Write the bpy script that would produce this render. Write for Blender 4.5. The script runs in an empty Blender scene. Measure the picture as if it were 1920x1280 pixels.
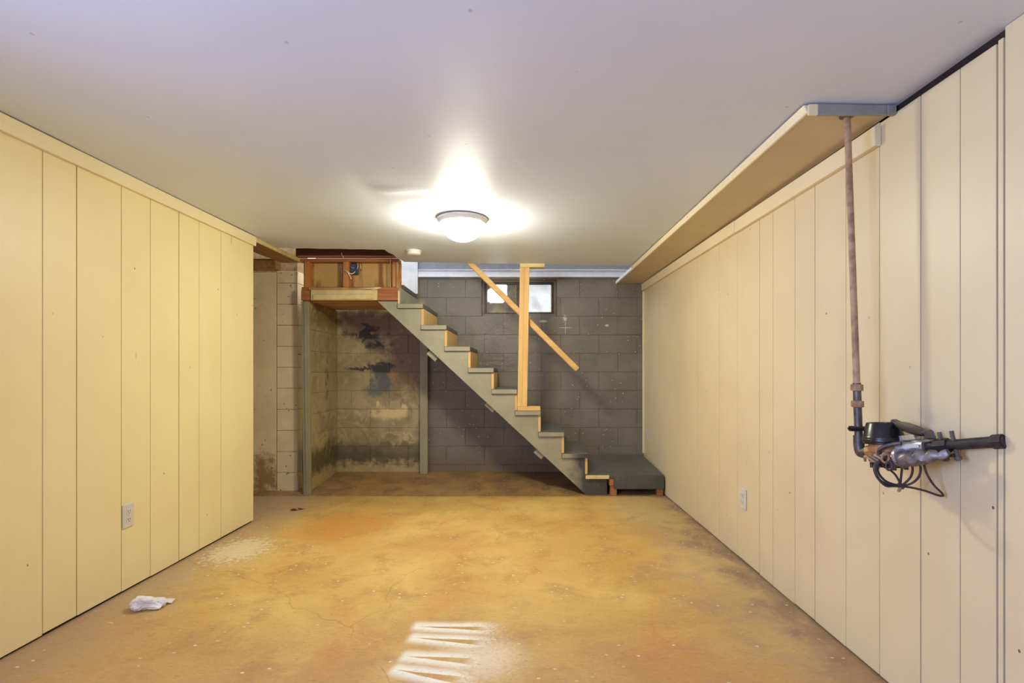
import bpy, bmesh, math, random
from mathutils import Vector, Matrix, noise as mnoise

random.seed(7)
S = bpy.context.scene
COL = S.collection

# ------------------------------------------------------------------ camera
F = 965.0                       # focal length in pixels of the 1920 frame
CU, CV, CH = 975.0, 694.0, 1.1  # vanishing point and eye height
cam_d = bpy.data.cameras.new('camera')
cam = bpy.data.objects.new('camera', cam_d)
COL.objects.link(cam)
cam.location = (0, 0, CH)
cam.rotation_euler = (math.pi / 2, 0, 0)
cam_d.sensor_width = 36
cam_d.lens = F / 1920 * 36
cam_d.shift_x = (960 - CU) / 1920
cam_d.shift_y = (CV - 640) / 1920
cam_d.clip_start = 0.02
S.camera = cam

# ------------------------------------------------------------------ world and light
w = bpy.data.worlds.new('daylight')
S.world = w
w.use_nodes = True
w.node_tree.nodes['Background'].inputs[0].default_value = (0.86, 0.92, 1.0, 1)
w.node_tree.nodes['Background'].inputs[1].default_value = 5.2
LAMP = 168.0                     # dome glass of the ceiling lamp in view
LAMP_COL = (1.0, 0.97, 0.80)
# cool fill light added before the unbroken left wall, behind the camera
ld = bpy.data.lights.new('cool_fill_light', 'AREA')
ld.shape = 'RECTANGLE'
ld.size, ld.size_y = 1.1, 0.9
ld.energy = 92
ld.color = (0.36, 0.47, 1.0)
lo = bpy.data.objects.new('cool_fill_light', ld)
COL.objects.link(lo)
lo.location = (-1.955, -0.15, 1.35)
lo.rotation_euler = (math.pi / 2, 0, -math.pi / 2)

S.cycles.max_bounces = 6
S.cycles.use_light_tree = False
S.cycles.caustics_reflective = False
S.cycles.caustics_refractive = False
S.view_settings.view_transform = 'Standard'
S.view_settings.look = 'None'
S.view_settings.exposure = 0.0
S.view_settings.gamma = 1.0
S.view_settings.use_curve_mapping = False


# ------------------------------------------------------------------ helpers: colour, nodes
def lin(c):
    r = []
    for x in c[:3]:
        x /= 255.0
        r.append(x / 12.92 if x <= 0.04045 else ((x + 0.055) / 1.055) ** 2.4)
    return (r[0], r[1], r[2], 1.0)


class G:
    """A material and small helpers that add nodes and hand back sockets."""
    def __init__(self, name):
        self.mat = bpy.data.materials.new(name)
        self.mat.use_nodes = True
        self.t = self.mat.node_tree
        self.b = self.t.nodes['Principled BSDF']
        self._p = None
        self._xyz = None

    def n(self, kind):
        return self.t.nodes.new(kind)

    def put(self, sock, val):
        if isinstance(val, bpy.types.NodeSocket):
            self.t.links.new(val, sock)
        else:
            sock.default_value = val

    def pos(self):
        if self._p is None:
            self._p = self.n('ShaderNodeNewGeometry').outputs['Position']
        return self._p

    def xyz(self):
        if self._xyz is None:
            s = self.n('ShaderNodeSeparateXYZ')
            self.t.links.new(self.pos(), s.inputs[0])
            self._xyz = (s.outputs[0], s.outputs[1], s.outputs[2])
        return self._xyz

    def m(self, op, a, b=None, c=None, clamp=False):
        k = self.n('ShaderNodeMath')
        k.operation = op
        k.use_clamp = clamp
        self.put(k.inputs[0], a)
        if b is not None:
            self.put(k.inputs[1], b)
        if c is not None:
            self.put(k.inputs[2], c)
        return k.outputs[0]

    def scale_pos(self, s):
        k = self.n('ShaderNodeVectorMath')
        k.operation = 'MULTIPLY'
        self.put(k.inputs[0], self.pos())
        k.inputs[1].default_value = s
        return k.outputs[0]

    def noise(self, scale, detail=4, rough=0.55, vec=None, dist=0.0):
        k = self.n('ShaderNodeTexNoise')
        self.put(k.inputs['Vector'], vec if vec is not None else self.pos())
        k.inputs['Scale'].default_value = scale
        k.inputs['Detail'].default_value = min(detail, 3.5)
        k.inputs['Roughness'].default_value = rough
        k.inputs['Distortion'].default_value = dist
        return k.outputs[0]

    def voro(self, scale, feature='F1', vec=None, rnd=1.0):
        k = self.n('ShaderNodeTexVoronoi')
        k.feature = feature
        self.put(k.inputs['Vector'], vec if vec is not None else self.pos())
        k.inputs['Scale'].default_value = scale
        k.inputs['Randomness'].default_value = rnd
        return k.outputs['Distance']

    def spots(self, scale, a, b):
        cb = self.n('ShaderNodeCombineXYZ')
        self.put(cb.inputs[0], a)
        self.put(cb.inputs[1], b)
        k = self.n('ShaderNodeTexVoronoi')
        k.voronoi_dimensions = '2D'
        self.put(k.inputs['Vector'], cb.outputs[0])
        k.inputs['Scale'].default_value = scale
        return k.outputs['Distance']

    def ss(self, lo, hi, x):
        k = self.n('ShaderNodeMapRange')
        k.interpolation_type = 'SMOOTHSTEP'
        inv = lo > hi
        self.put(k.inputs['Value'], x)
        k.inputs['From Min'].default_value = min(lo, hi)
        k.inputs['From Max'].default_value = max(lo, hi)
        k.inputs['To Min'].default_value = 1.0 if inv else 0.0
        k.inputs['To Max'].default_value = 0.0 if inv else 1.0
        return k.outputs[0]

    def mix(self, f, a, b):
        k = self.n('ShaderNodeMix')
        k.data_type = 'RGBA'
        self.put(k.inputs[0], f)
        self.put(k.inputs[6], a)
        self.put(k.inputs[7], b)
        return k.outputs[2]

    def mul(self, *a):
        r = a[0]
        for x in a[1:]:
            r = self.m('MULTIPLY', r, x)
        return r

    def add(self, *a):
        r = a[0]
        for x in a[1:]:
            r = self.m('ADD', r, x)
        return r

    def blob(self, ax, bz, ca, cb, ra, rb, nz, amp=1.0, lo=1.15, hi=0.35):
        """soft stain with a ragged edge around (ca, cb) on two axes"""
        a = self.m('DIVIDE', self.m('SUBTRACT', ax, ca), ra)
        b = self.m('DIVIDE', self.m('SUBTRACT', bz, cb), rb)
        d = self.m('SQRT', self.add(self.m('MULTIPLY', a, a), self.m('MULTIPLY', b, b)))
        d = self.add(d, self.m('MULTIPLY', self.m('SUBTRACT', nz, 0.5), amp))
        return self.ss(lo, hi, d)

    def done(self, col, rough=0.6, metal=0.0, bump=None, strength=0.2, dist=0.01, spec=0.5):
        self.put(self.b.inputs['Base Color'], col)
        self.put(self.b.inputs['Roughness'], rough)
        self.put(self.b.inputs['Metallic'], metal)
        self.b.inputs['Specular IOR Level'].default_value = spec
        if bump is not None:
            k = self.n('ShaderNodeBump')
            k.inputs['Strength'].default_value = strength
            k.inputs['Distance'].default_value = dist
            self.put(k.inputs['Height'], bump)
            self.t.links.new(k.outputs[0], self.b.inputs['Normal'])
        return self.mat


M = {}


def simple(name, c, c2=None, rough=0.6, metal=0.0, scale=20, strength=0.1, spec=0.5):
    g = G(name)
    nz = g.noise(scale)
    col = g.mix(g.ss(0.35, 0.7, nz), lin(c), lin(c2 or [min(255, x * 0.9) for x in c]))
    M[name] = g.done(col, rough, metal, nz, strength, 0.004, spec)


def wood(name, c, c2, axis, rough=0.65):
    """grain stretched along one axis"""
    g = G(name)
    s = [28, 28, 28]
    s[axis] = 1.6
    v = g.scale_pos(s)
    nz = g.noise(1.0, 5, 0.6, v, 0.6)
    n2 = g.noise(2.2, 3)
    col = g.mix(g.ss(0.3, 0.7, nz), lin(c), lin(c2))
    col = g.mix(g.mul(g.ss(0.55, 0.8, n2), 0.5), col, lin([x * 0.72 for x in c2]))
    M[name] = g.done(col, rough, 0, nz, 0.12, 0.004)


# ------------------------------------------------------------------ materials
def mat_floor():
    g = G('concrete_floor')
    x, y, z = g.xyz()
    big = g.noise(1.1, 6, 0.6, dist=0.6)
    mid = g.noise(4.5, 8, 0.65, dist=0.4)
    fine = g.noise(34, 6, 0.7)
    c = g.mix(g.ss(0.36, 0.66, big), lin((198, 156, 82)), lin((218, 182, 102)))
    c = g.mix(g.mul(g.ss(0.44, 0.74, mid), 0.55), c, lin((166, 122, 72)))
    c = g.mix(g.mul(g.ss(0.52, 0.72, g.noise(2.3, 6, 0.6, g.scale_pos((1, 0.7, 1)), 0.8)), 0.55), c, lin((206, 142, 78)))
    c = g.mix(g.mul(g.ss(0.45, 0.75, fine), 0.28), c, lin((224, 190, 128)))
    # worn, greyer concrete along both walls and towards the front
    edge = g.m('MAXIMUM', g.ss(0.55, 1.35, g.add(x, g.m('MULTIPLY', g.m('SUBTRACT', mid, 0.5), 0.9))),
               g.ss(-1.45, -2.0, g.add(x, g.m('MULTIPLY', g.m('SUBTRACT', mid, 0.5), 0.7))))
    c = g.mix(g.mul(edge, 0.75), c, lin((180, 156, 128)))
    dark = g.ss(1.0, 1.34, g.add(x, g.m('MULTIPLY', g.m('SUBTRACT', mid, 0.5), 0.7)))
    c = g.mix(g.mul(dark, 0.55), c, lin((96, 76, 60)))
    front = g.ss(2.6, 1.6, g.add(y, g.m('MULTIPLY', g.m('SUBTRACT', big, 0.5), 1.2)))
    c = g.mix(g.mul(front, 0.4), c, lin((182, 132, 84)))
    # the older slab beyond the line in front of the stair
    line = g.add(y, g.m('MULTIPLY', g.m('SUBTRACT', big, 0.5), 0.1))
    old = g.ss(4.47, 4.52, line)
    oldc = g.mix(g.ss(0.35, 0.65, mid), lin((168, 130, 78)), lin((122, 98, 66)))
    oldc = g.mix(g.ss(0.5, 0.7, big), oldc, lin((140, 116, 84)))
    c = g.mix(g.mul(old, 0.85), c, oldc)
    # patch of paler mortar by the landing
    pm = g.blob(x, y, 1.02, 4.05, 0.28, 0.5, mid, 1.6)
    c = g.mix(g.mul(pm, 0.6), c, lin((196, 172, 112)))
    pl = g.blob(x, y, -1.72, 3.15, 0.22, 0.28, fine, 2.8, 0.9, 0.5)
    c = g.mix(g.mul(pl, 0.8), c, lin((232, 216, 176)))
    # specks of white paint
    v1 = g.spots(9.0, x, g.mul(y, 1.5))
    sp = g.mul(g.ss(0.075, 0.05, v1), g.ss(0.5, 0.62, mid))
    v2 = g.spots(24.0, x, y)
    sp2 = g.mul(g.ss(0.07, 0.04, v2), g.ss(0.5, 0.56, mid), g.ss(0.52, 0.64, big))
    c = g.mix(g.mul(g.m('MAXIMUM', sp, sp2), 0.85), c, lin((238, 226, 192)))
    # white overspray left round four wedge-shaped slats
    def fl(u, v):
        Y = F * CH / (v - CV)
        return ((u - CU) * Y / F, Y)
    grain = g.noise(60, 5, 0.75)
    wob = mid
    halo_all = None
    slots = [((783, 1174), (905, 1178), 0.016), ((776, 1195), (897, 1204), 0.019),
             ((761, 1230), (882, 1239), 0.021), ((743, 1255), (862, 1275), 0.022)]
    inside = None
    for (a, b, wd) in slots:
        ax, ay = fl(*a)
        bx_, by_ = fl(*b)
        L = math.hypot(bx_ - ax, by_ - ay)
        dx, dy = (bx_ - ax) / L, (by_ - ay) / L
        px, py = g.m('SUBTRACT', x, ax), g.m('SUBTRACT', y, ay)
        t = g.m('DIVIDE', g.add(g.mul(px, dx), g.mul(py, dy)), L)
        s = g.m('ABSOLUTE', g.add(g.mul(px, -dy), g.mul(py, dx), g.mul(g.m('SUBTRACT', wob, 0.5), 0.012)))
        wt = g.mul(g.m('MAXIMUM', t, 0.0), wd)
        out = g.m('SUBTRACT', s, wt)
        ins = g.mul(g.ss(0.0025, -0.0025, out), g.ss(-0.01, 0.03, t), g.ss(1.12, 0.86, t))
        # dust settles closest to the slat's left end and thins to the right
        h = g.mul(g.ss(0.062, 0.006, out), g.ss(-0.14, 0.0, t), g.ss(1.45, 0.75, g.add(t, g.mul(g.m('SUBTRACT', grain, 0.5), 0.9))))
        inside = ins if inside is None else g.m('MAXIMUM', inside, ins)
        halo_all = h if halo_all is None else g.m('MAXIMUM', halo_all, h)
    dust = g.blob(x, y, -0.16, 1.98, 0.2, 0.2, grain, 1.2, 1.2, 0.2)
    sprayed = g.m('MAXIMUM', halo_all, g.mul(dust, 0.5))
    sprayed = g.mul(sprayed, g.m('SUBTRACT', 1.0, inside))
    sprayed = g.mul(sprayed, g.ss(0.25, 0.5, g.add(grain, g.mul(sprayed, 0.25))))
    c = g.mix(g.mul(sprayed, 0.92), c, lin((246, 240, 216)))
    # hairline cracks
    ck = g.n('ShaderNodeTexVoronoi')
    ck.feature = 'DISTANCE_TO_EDGE'
    dv = g.n('ShaderNodeVectorMath')
    dv.operation = 'ADD'
    nn = g.n('ShaderNodeTexNoise')
    g.t.links.new(g.pos(), nn.inputs['Vector'])
    nn.inputs['Scale'].default_value = 3.0
    nn.inputs['Detail'].default_value = 2
    sc = g.n('ShaderNodeVectorMath')
    sc.operation = 'SCALE'
    g.t.links.new(nn.outputs['Color'], sc.inputs[0])
    sc.inputs['Scale'].default_value = 0.35
    g.t.links.new(g.pos(), dv.inputs[0])
    g.t.links.new(sc.outputs[0], dv.inputs[1])
    g.t.links.new(dv.outputs[0], ck.inputs['Vector'])
    ck.inputs['Scale'].default_value = 0.55
    crack = g.mul(g.ss(0.0028, 0.0010, ck.outputs['Distance']), g.ss(0.47, 0.55, big))
    c = g.mix(g.mul(crack, 0.22), c, lin((92, 62, 34)))
    scr = g.noise(1.0, 6, 0.75, g.scale_pos((26, 90, 1)), 1.5)
    c = g.mix(g.mul(g.ss(0.54, 0.68, scr), 0.4), c, lin((136, 100, 56)))
    c = g.mix(g.mul(g.ss(0.42, 0.3, scr), 0.25), c, lin((232, 204, 140)))
    orng = g.blob(x, y, -1.25, 3.6, 0.4, 0.45, mid, 2.0)
    c = g.mix(g.mul(orng, 0.45), c, lin((214, 140, 50)))
    rough = g.m('MULTIPLY_ADD', mid, 0.3, 0.36)
    h = g.add(g.mul(fine, 0.5), g.mul(mid, 0.7))
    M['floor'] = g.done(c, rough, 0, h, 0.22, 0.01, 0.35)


def mat_panel(name, c, c2):
    """cream painted panelling with drips, nail heads and scuffs"""
    g = G(name)
    nz = g.noise(2.0, 5, 0.6)
    fib = g.noise(1.0, 4, 0.6, g.scale_pos((160, 160, 9)))
    c_ = g.mix(g.ss(0.3, 0.7, nz), lin(c), lin(c2))
    x, y, z = g.xyz()
    dots = g.mul(g.ss(0.018, 0.011, g.spots(4.0, y, g.mul(z, 0.8))), g.ss(0.52, 0.6, g.noise(2.4, 2)))
    c_ = g.mix(g.mul(dots, 0.85), c_, lin((70, 50, 26)))
    sc = g.noise(1.0, 3, 0.6, g.scale_pos((9, 9, 2.2)))
    c_ = g.mix(g.mul(g.ss(0.72, 0.76, sc), 0.35), c_, lin((150, 130, 100)))
    M[name] = g.done(c_, 0.42, 0, g.add(g.mul(fib, 0.25), nz), 0.10, 0.006, 0.4)


def mat_block():
    """painted concrete block: grey round the stair, stained olive below the upper floor"""
    g = G('painted_block')
    x, y, z = g.xyz()
    n1 = g.noise(3.0, 6, 0.6)
    n2 = g.noise(14, 6, 0.65)
    n3 = g.noise(70, 4, 0.7)
    nr = g.noise(6.0, 7, 0.7, dist=0.8)
    grey = g.mix(g.ss(0.3, 0.7, n1), lin((128, 120, 102)), lin((112, 105, 88)))
    grey = g.mix(g.mul(g.ss(0.66, 0.72, n2), 0.25), grey, lin((140, 134, 120)))
    chips = g.mul(g.ss(0.06, 0.03, g.spots(8, x, g.mul(z, 1.4))), g.ss(0.5, 0.6, n1))
    grey = g.mix(chips, grey, lin((205, 196, 168)))
    ol = g.mix(g.ss(0.3, 0.7, n1), lin((176, 160, 116)), lin((150, 134, 94)))
    ol = g.mix(g.mul(g.ss(0.5, 0.62, nr), 0.55), ol, lin((196, 178, 130)))
    nw = g.add(g.mul(nr, 0.6), g.mul(n1, 0.6), -0.1)
    x0_, z0_ = x, z
    x = g.add(x, g.mul(g.m('SUBTRACT', g.noise(8, 7, 0.7), 0.5), 0.42))
    z = g.add(z, g.mul(g.m('SUBTRACT', nr, 0.5), 0.34))
    br = g.m('MAXIMUM', g.blob(x, z, -1.16, 1.2, 0.34, 0.5, nw, 3.0), g.blob(x, z, -1.5, 1.6, 0.6, 0.16, nw, 2.0))
    ol = g.mix(g.mul(br, 0.8), ol, lin((116, 88, 58)))
    fl2 = g.mul(g.ss(0.58, 0.63, n2), g.blob(x, z, -1.2, 1.2, 0.36, 0.4, nw, 1.5))
    ol = g.mix(g.mul(fl2, 0.6), ol, lin((176, 128, 78)))
    pale = g.m('MAXIMUM', g.blob(x, z, -1.36, 0.66, 0.3, 0.08, nw, 4.0), g.blob(x, z, -1.35, 0.34, 0.45, 0.1, nw, 4.4))
    ol = g.mix(g.mul(pale, 0.9), ol, lin((228, 208, 150)))
    blue = g.m('MAXIMUM', g.blob(x, z, -1.40, 1.02, 0.11, 0.2, nw, 2.6), g.blob(x, z, -1.5, 0.9, 0.1, 0.08, nw, 2.6))
    ol = g.mix(g.mul(blue, 0.7), ol, lin((70, 92, 98)))
    bluey = g.mul(g.blob(y, z, 5.02, 0.98, 0.05, 0.26, nw, 2.4), g.ss(-1.87, -1.88, x))
    ol = g.mix(g.mul(bluey, 0.7), ol, lin((64, 84, 88)))
    blk = g.m('MAXIMUM', g.m('MAXIMUM', g.blob(x, z, -1.60, 1.46, 0.22, 0.06, nw, 2.6), g.blob(x, z, -1.5, 1.36, 0.14, 0.08, nw, 2.4)),
              g.m('MAXIMUM', g.blob(x, z, -1.66, 1.115, 0.16, 0.03, nw, 1.8), g.blob(x, z, -1.42, 1.13, 0.18, 0.07, nw, 2.6)))
    blk = g.mul(blk, g.ss(-1.86, -1.8, x))
    ol = g.mix(g.mul(blk, 0.9), ol, lin((34, 35, 30)))
    x, z = x0_, z0_
    damp = g.mul(g.ss(0.47, 0.3, g.add(z, g.mul(g.m('SUBTRACT', nr, 0.5), 0.5))), g.ss(0.1, 0.18, g.add(z, g.mul(g.m('SUBTRACT', n2, 0.5), 0.2))))
    ol = g.mix(g.mul(damp, 0.8), ol, lin((74, 58, 38)))
    low = g.ss(0.2, 0.1, g.add(z, g.mul(g.m('SUBTRACT', n2, 0.5), 0.3)))
    ol = g.mix(g.mul(low, 0.5), ol, lin((190, 162, 100)))
    left = g.mul(g.ss(-0.95, -1.02, x), g.ss(1.86, 1.78, z))
    c = g.mix(left, grey, ol)
    # bare marks: a scratched cross and flaked spots
    def near(s_, c_, w_):
        return g.ss(w_, w_ * 0.5, g.m('ABSOLUTE', g.m('SUBTRACT', s_, c_)))
    cross = g.m('MAXIMUM', g.mul(near(x, 0.467, 0.004), near(z, 1.534, 0.09)), g.mul(near(z, 1.538, 0.004), near(x, 0.465, 0.085)))
    cross = g.mul(cross, g.ss(0.38, 0.5, n3))
    flk = g.m('MAXIMUM', g.blob(x, z, 0.247, 1.605, 0.045, 0.016, n2, 1.4), g.blob(x, z, 0.895, 1.561, 0.024, 0.016, n2, 0.8))
    flk = g.m('MAXIMUM', flk, g.blob(x, z, 0.46, 1.63, 0.03, 0.05, n3, 3.5, 0.6, 0.4))
    c = g.mix(g.mul(g.m('MAXIMUM', cross, flk), 0.85), c, lin((214, 204, 178)))
    # grubby foot of the grey wall under the stair
    foot = g.mul(g.ss(0.34, 0.12, g.add(z, g.mul(g.m('SUBTRACT', nr, 0.5), 0.5))), g.ss(0.5, 0.3, x))
    c = g.mix(g.mul(foot, g.m('SUBTRACT', 1.0, left), 0.7), c, lin((120, 98, 66)))
    crum = g.blob(x, z, -0.2, 1.4, 0.36, 0.34, n1, 0.8, 1.1, 0.6)
    h = g.add(g.mul(n2, 0.8), g.mul(n3, 0.45), n1, g.mul(crum, nr, 2.4))
    M['block'] = g.done(c, g.m('MULTIPLY_ADD', n2, 0.25, 0.32), 0, h, 0.55, 0.012, 0.5)


def mat_cream_block():
    g = G('cream_block')
    x, y, z = g.xyz()
    nz = g.noise(5, 6, 0.65)
    c = g.mix(g.ss(0.3, 0.7, nz), lin((244, 228, 186)), lin((232, 214, 168)))
    d = g.mul(g.ss(0.075, 0.04, g.spots(9, x, z)), g.ss(0.5, 0.58, g.noise(3, 2)))
    c = g.mix(g.mul(d, 0.8), c, lin((84, 64, 40)))
    d2 = g.ss(0.66, 0.7, g.noise(9, 5, 0.7, g.scale_pos((1, 1, 0.5))))
    c = g.mix(g.mul(d2, 0.3), c, lin((150, 112, 62)))
    st = g.mul(g.blob(x, z, -2.32, 0.14, 0.13, 0.24, g.noise(9, 4, 0.7), 2.4), g.ss(-2.2, -2.215, x))
    c = g.mix(g.mul(st, 0.75), c, lin((132, 84, 30)))
    M['cream_block'] = g.done(c, 0.55, 0, g.add(nz, g.mul(g.noise(40, 4), 0.4)), 0.3, 0.01)


def mat_stairpaint():
    """olive grey side paint that gives way to charcoal at the foot of the flight"""
    g = G('stair_paint')
    x, y, z = g.xyz()
    nz = g.noise(5, 5, 0.6)
    c = g.mix(g.ss(0.3, 0.7, nz), lin((158, 152, 122)), lin((144, 138, 110)))
    k = g.ss(0.40, 0.56, g.add(x, g.mul(g.m('SUBTRACT', nz, 0.5), 0.3)))
    dk = g.mix(g.ss(0.3, 0.7, nz), lin((74, 74, 66)), lin((62, 62, 56)))
    c = g.mix(k, c, dk)
    ch = g.mul(g.ss(0.07, 0.04, g.spots(15, x, z)), g.ss(0.52, 0.6, g.noise(4, 2)))
    c = g.mix(g.mul(ch, 0.6), c, lin((190, 178, 140)))
    M['stair_paint'] = g.done(c, 0.5, 0, g.add(nz, g.mul(g.noise(50), 0.2)), 0.15, 0.006)


def mat_treadtop():
    g = G('tread_paint')
    nz = g.noise(6, 6, 0.65)
    sc = g.noise(1.0, 4, 0.7, g.scale_pos((18, 50, 18)))
    c = g.mix(g.ss(0.3, 0.7, nz), lin((76, 75, 68)), lin((92, 88, 76)))
    c = g.mix(g.mul(g.ss(0.62, 0.7, sc), 0.4), c, lin((150, 138, 104)))
    M['tread_paint'] = g.done(c, 0.45, 0, nz, 0.2, 0.006)


def mat_backing():
    g = G('stained_panel_back')
    x, y, z = g.xyz()
    v = g.noise(1.0, 3, 0.5, g.scale_pos((11, 1, 2.0)))
    nz = g.noise(7, 5)
    c = g.mix(g.ss(0.45, 0.62, v), lin((206, 164, 92)), lin((150, 96, 44)))
    c = g.mix(g.mul(g.ss(0.5, 0.7, nz), 0.4), c, lin((222, 184, 112)))
    M['panel_back'] = g.done(c, 0.7, 0, nz, 0.1, 0.004)


def mat_ceiling():
    g = G('ceiling_paint')
    nz = g.noise(1.5, 4)
    f = g.noise(120, 4, 0.7)
    c = g.mix(g.ss(0.3, 0.7, nz), lin((222, 230, 240)), lin((217, 225, 235)))
    x, y, z = g.xyz()
    dots = g.mul(g.ss(0.018, 0.01, g.spots(2.4, x, y)), g.ss(0.5, 0.55, g.noise(1.3, 2)))
    c = g.mix(g.mul(dots, 0.4), c, lin((150, 148, 145)))
    M['ceiling'] = g.done(c, 0.48, 0, g.add(g.mul(f, 0.15), nz), 0.06, 0.008, 0.4)


def mat_pane(name, which):
    """daylight glass: frosted, or half scraped of its paint"""
    g = G(name)
    x, y, z = g.xyz()
    t = g.t
    nr = g.noise(26, 5, 0.65)
    n2 = g.noise(9, 4)
    tr = g.n('ShaderNodeBsdfTranslucent')
    tp = g.n('ShaderNodeBsdfTransparent')
    df = g.n('ShaderNodeBsdfPrincipled')
    df.inputs['Roughness'].default_value = 0.5
    if which == 'frosted':
        cover = g.m('MULTIPLY_ADD', g.ss(0.3, 0.8, n2), 0.2, 0.52)
        dc = lin((200, 200, 198))
    else:
        sill = g.ss(1.800, 1.786, g.add(z, g.mul(g.m('SUBTRACT', nr, 0.5), 0.05), g.mul(g.m('ABSOLUTE', g.m('SUBTRACT', x, -0.25)), -0.25)))
        right = g.mul(g.ss(-0.145, -0.125, g.add(x, g.mul(g.m('SUBTRACT', nr, 0.5), 0.04))), g.ss(1.79, 1.82, z))
        corner = g.blob(x, z, -0.335, 1.965, 0.05, 0.035, nr, 0.8)
        cover = g.m('MAXIMUM', g.m('MAXIMUM', sill, right), corner)
        dc = g.mix(g.ss(0.35, 0.65, n2), lin((150, 140, 104)), lin((110, 106, 96)))
    g.put(df.inputs['Base Color'], dc)
    tr.inputs[0].default_value = (1, 1, 1, 1)
    mx = g.n('ShaderNodeMixShader')
    mx.inputs[0].default_value = 0.35
    t.links.new(tp.outputs[0], mx.inputs[1])
    t.links.new(tr.outputs[0], mx.inputs[2])
    m2 = g.n('ShaderNodeMixShader')
    t.links.new(cover, m2.inputs[0])
    t.links.new(mx.outputs[0], m2.inputs[1])
    t.links.new(df.outputs[0], m2.inputs[2])
    t.links.new(m2.outputs[0], t.nodes['Material Output'].inputs[0])
    M[name] = g.mat


def mat_glow():
    g = G('lit_dome_glass')
    g.b.inputs['Base Color'].default_value = (0.9, 0.9, 0.88, 1)
    g.b.inputs['Emission Color'].default_value = (*LAMP_COL, 1)
    g.b.inputs['Emission Strength'].default_value = LAMP
    M['glow'] = g.mat


mat_floor()
mat_panel('panel_left', (241, 224, 168), (236, 218, 162))
mat_panel('panel_right', (227, 210, 164), (220, 202, 157))
mat_panel('trim_cream', (240, 226, 180), (234, 219, 174))
mat_block()
mat_cream_block()
mat_stairpaint()
mat_treadtop()
mat_backing()
mat_ceiling()
mat_pane('pane_frosted', 'frosted')
mat_pane('pane_scraped', 'scraped')
mat_glow()
simple('cavity', (46, 34, 24), (30, 24, 18), 0.9)
simple('mortar', (96, 90, 78), (80, 74, 62), 0.9, scale=40)
simple('cream_mortar', (176, 150, 106), (150, 124, 84), 0.9, scale=40)
simple('white_paint', (236, 238, 240), (228, 230, 234), 0.45)
simple('stairwell_paint', (150, 152, 156), (140, 142, 148), 0.6)
simple('rear_paint', (226, 226, 226), (220, 220, 220), 0.6)
simple('soffit_under', (206, 186, 146), (198, 178, 138), 0.5, scale=3, strength=0.05)
simple('soffit_grey', (150, 148, 138), (140, 138, 128), 0.4)
simple('ceiling_plaster', (190, 186, 178), (170, 164, 152), 0.8)
wood('pine_x', (222, 182, 112), (206, 160, 90), 0)
wood('pine_y', (222, 182, 112), (206, 160, 90), 1)
wood('pine_z', (222, 182, 112), (208, 164, 92), 2)
wood('red_wood_x', (178, 116, 64), (152, 92, 48), 0)
wood('red_wood_z', (206, 142, 76), (182, 116, 58), 2)
wood('underside_x', (206, 166, 112), (180, 138, 88), 0)
wood('header_under', (172, 134, 78), (140, 104, 56), 1)
wood('dark_joist', (112, 60, 30), (78, 42, 22), 0)
simple('cream_wood', (222, 204, 142), (206, 184, 116), 0.55, scale=8)
simple('raw_board', (190, 158, 104), (160, 122, 70), 0.7, scale=9)
simple('olive_post', (158, 150, 118), (146, 138, 106), 0.5, scale=6)
simple('rust_pipe', (184, 150, 112), (146, 110, 82), 0.55, 0.1, scale=30, strength=0.3)
simple('grey_iron', (110, 104, 100), (86, 76, 70), 0.45, 0.6, scale=40, strength=0.25)
simple('dark_iron', (66, 62, 60), (48, 44, 42), 0.5, 0.5, scale=40, strength=0.3)
simple('bronze', (190, 142, 88), (156, 108, 66), 0.5, 0.35, scale=24, strength=0.2)
simple('black_plastic', (40, 36, 32), (30, 28, 26), 0.28, 0.0, scale=12, strength=0.03)
simple('bright_metal', (206, 204, 200), (180, 178, 176), 0.3, 0.7, scale=30, strength=0.1)
simple('foil', (136, 126, 120), (84, 76, 72), 0.42, 0.4, scale=24, strength=0.8)
simple('brown_wire', (74, 56, 48), (62, 46, 40), 0.5)
simple('dark_wire', (60, 60, 62), (50, 50, 52), 0.5)
simple('cream_wire', (238, 222, 170), (228, 208, 150), 0.5)
simple('blue_box', (66, 84, 112), (54, 70, 98), 0.4)
simple('plastic_white', (216, 210, 196), (210, 204, 188), 0.35, strength=0.02)
simple('slot_dark', (60, 52, 44), (50, 44, 38), 0.6)
simple('brushed_nickel', (232, 230, 226), (226, 224, 218), 0.35, 0.05, strength=0.03)
simple('tissue', (240, 234, 224), (228, 222, 212), 0.8, scale=30, strength=0.3)
simple('leaf_brown', (92, 62, 34), (70, 46, 26), 0.8)
simple('steel_frame', (70, 62, 56), (54, 48, 46), 0.5, 0.1, scale=20, strength=0.3)
simple('putty', (196, 172, 118), (150, 120, 80), 0.7, scale=40, strength=0.4)
simple('torn_paper', (226, 206, 170), (200, 176, 136), 0.8)
simple('nail_steel', (190, 180, 160), (160, 150, 134), 0.4, 0.5)
simple('print', (120, 116, 112), (112, 108, 104), 0.6)


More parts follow.
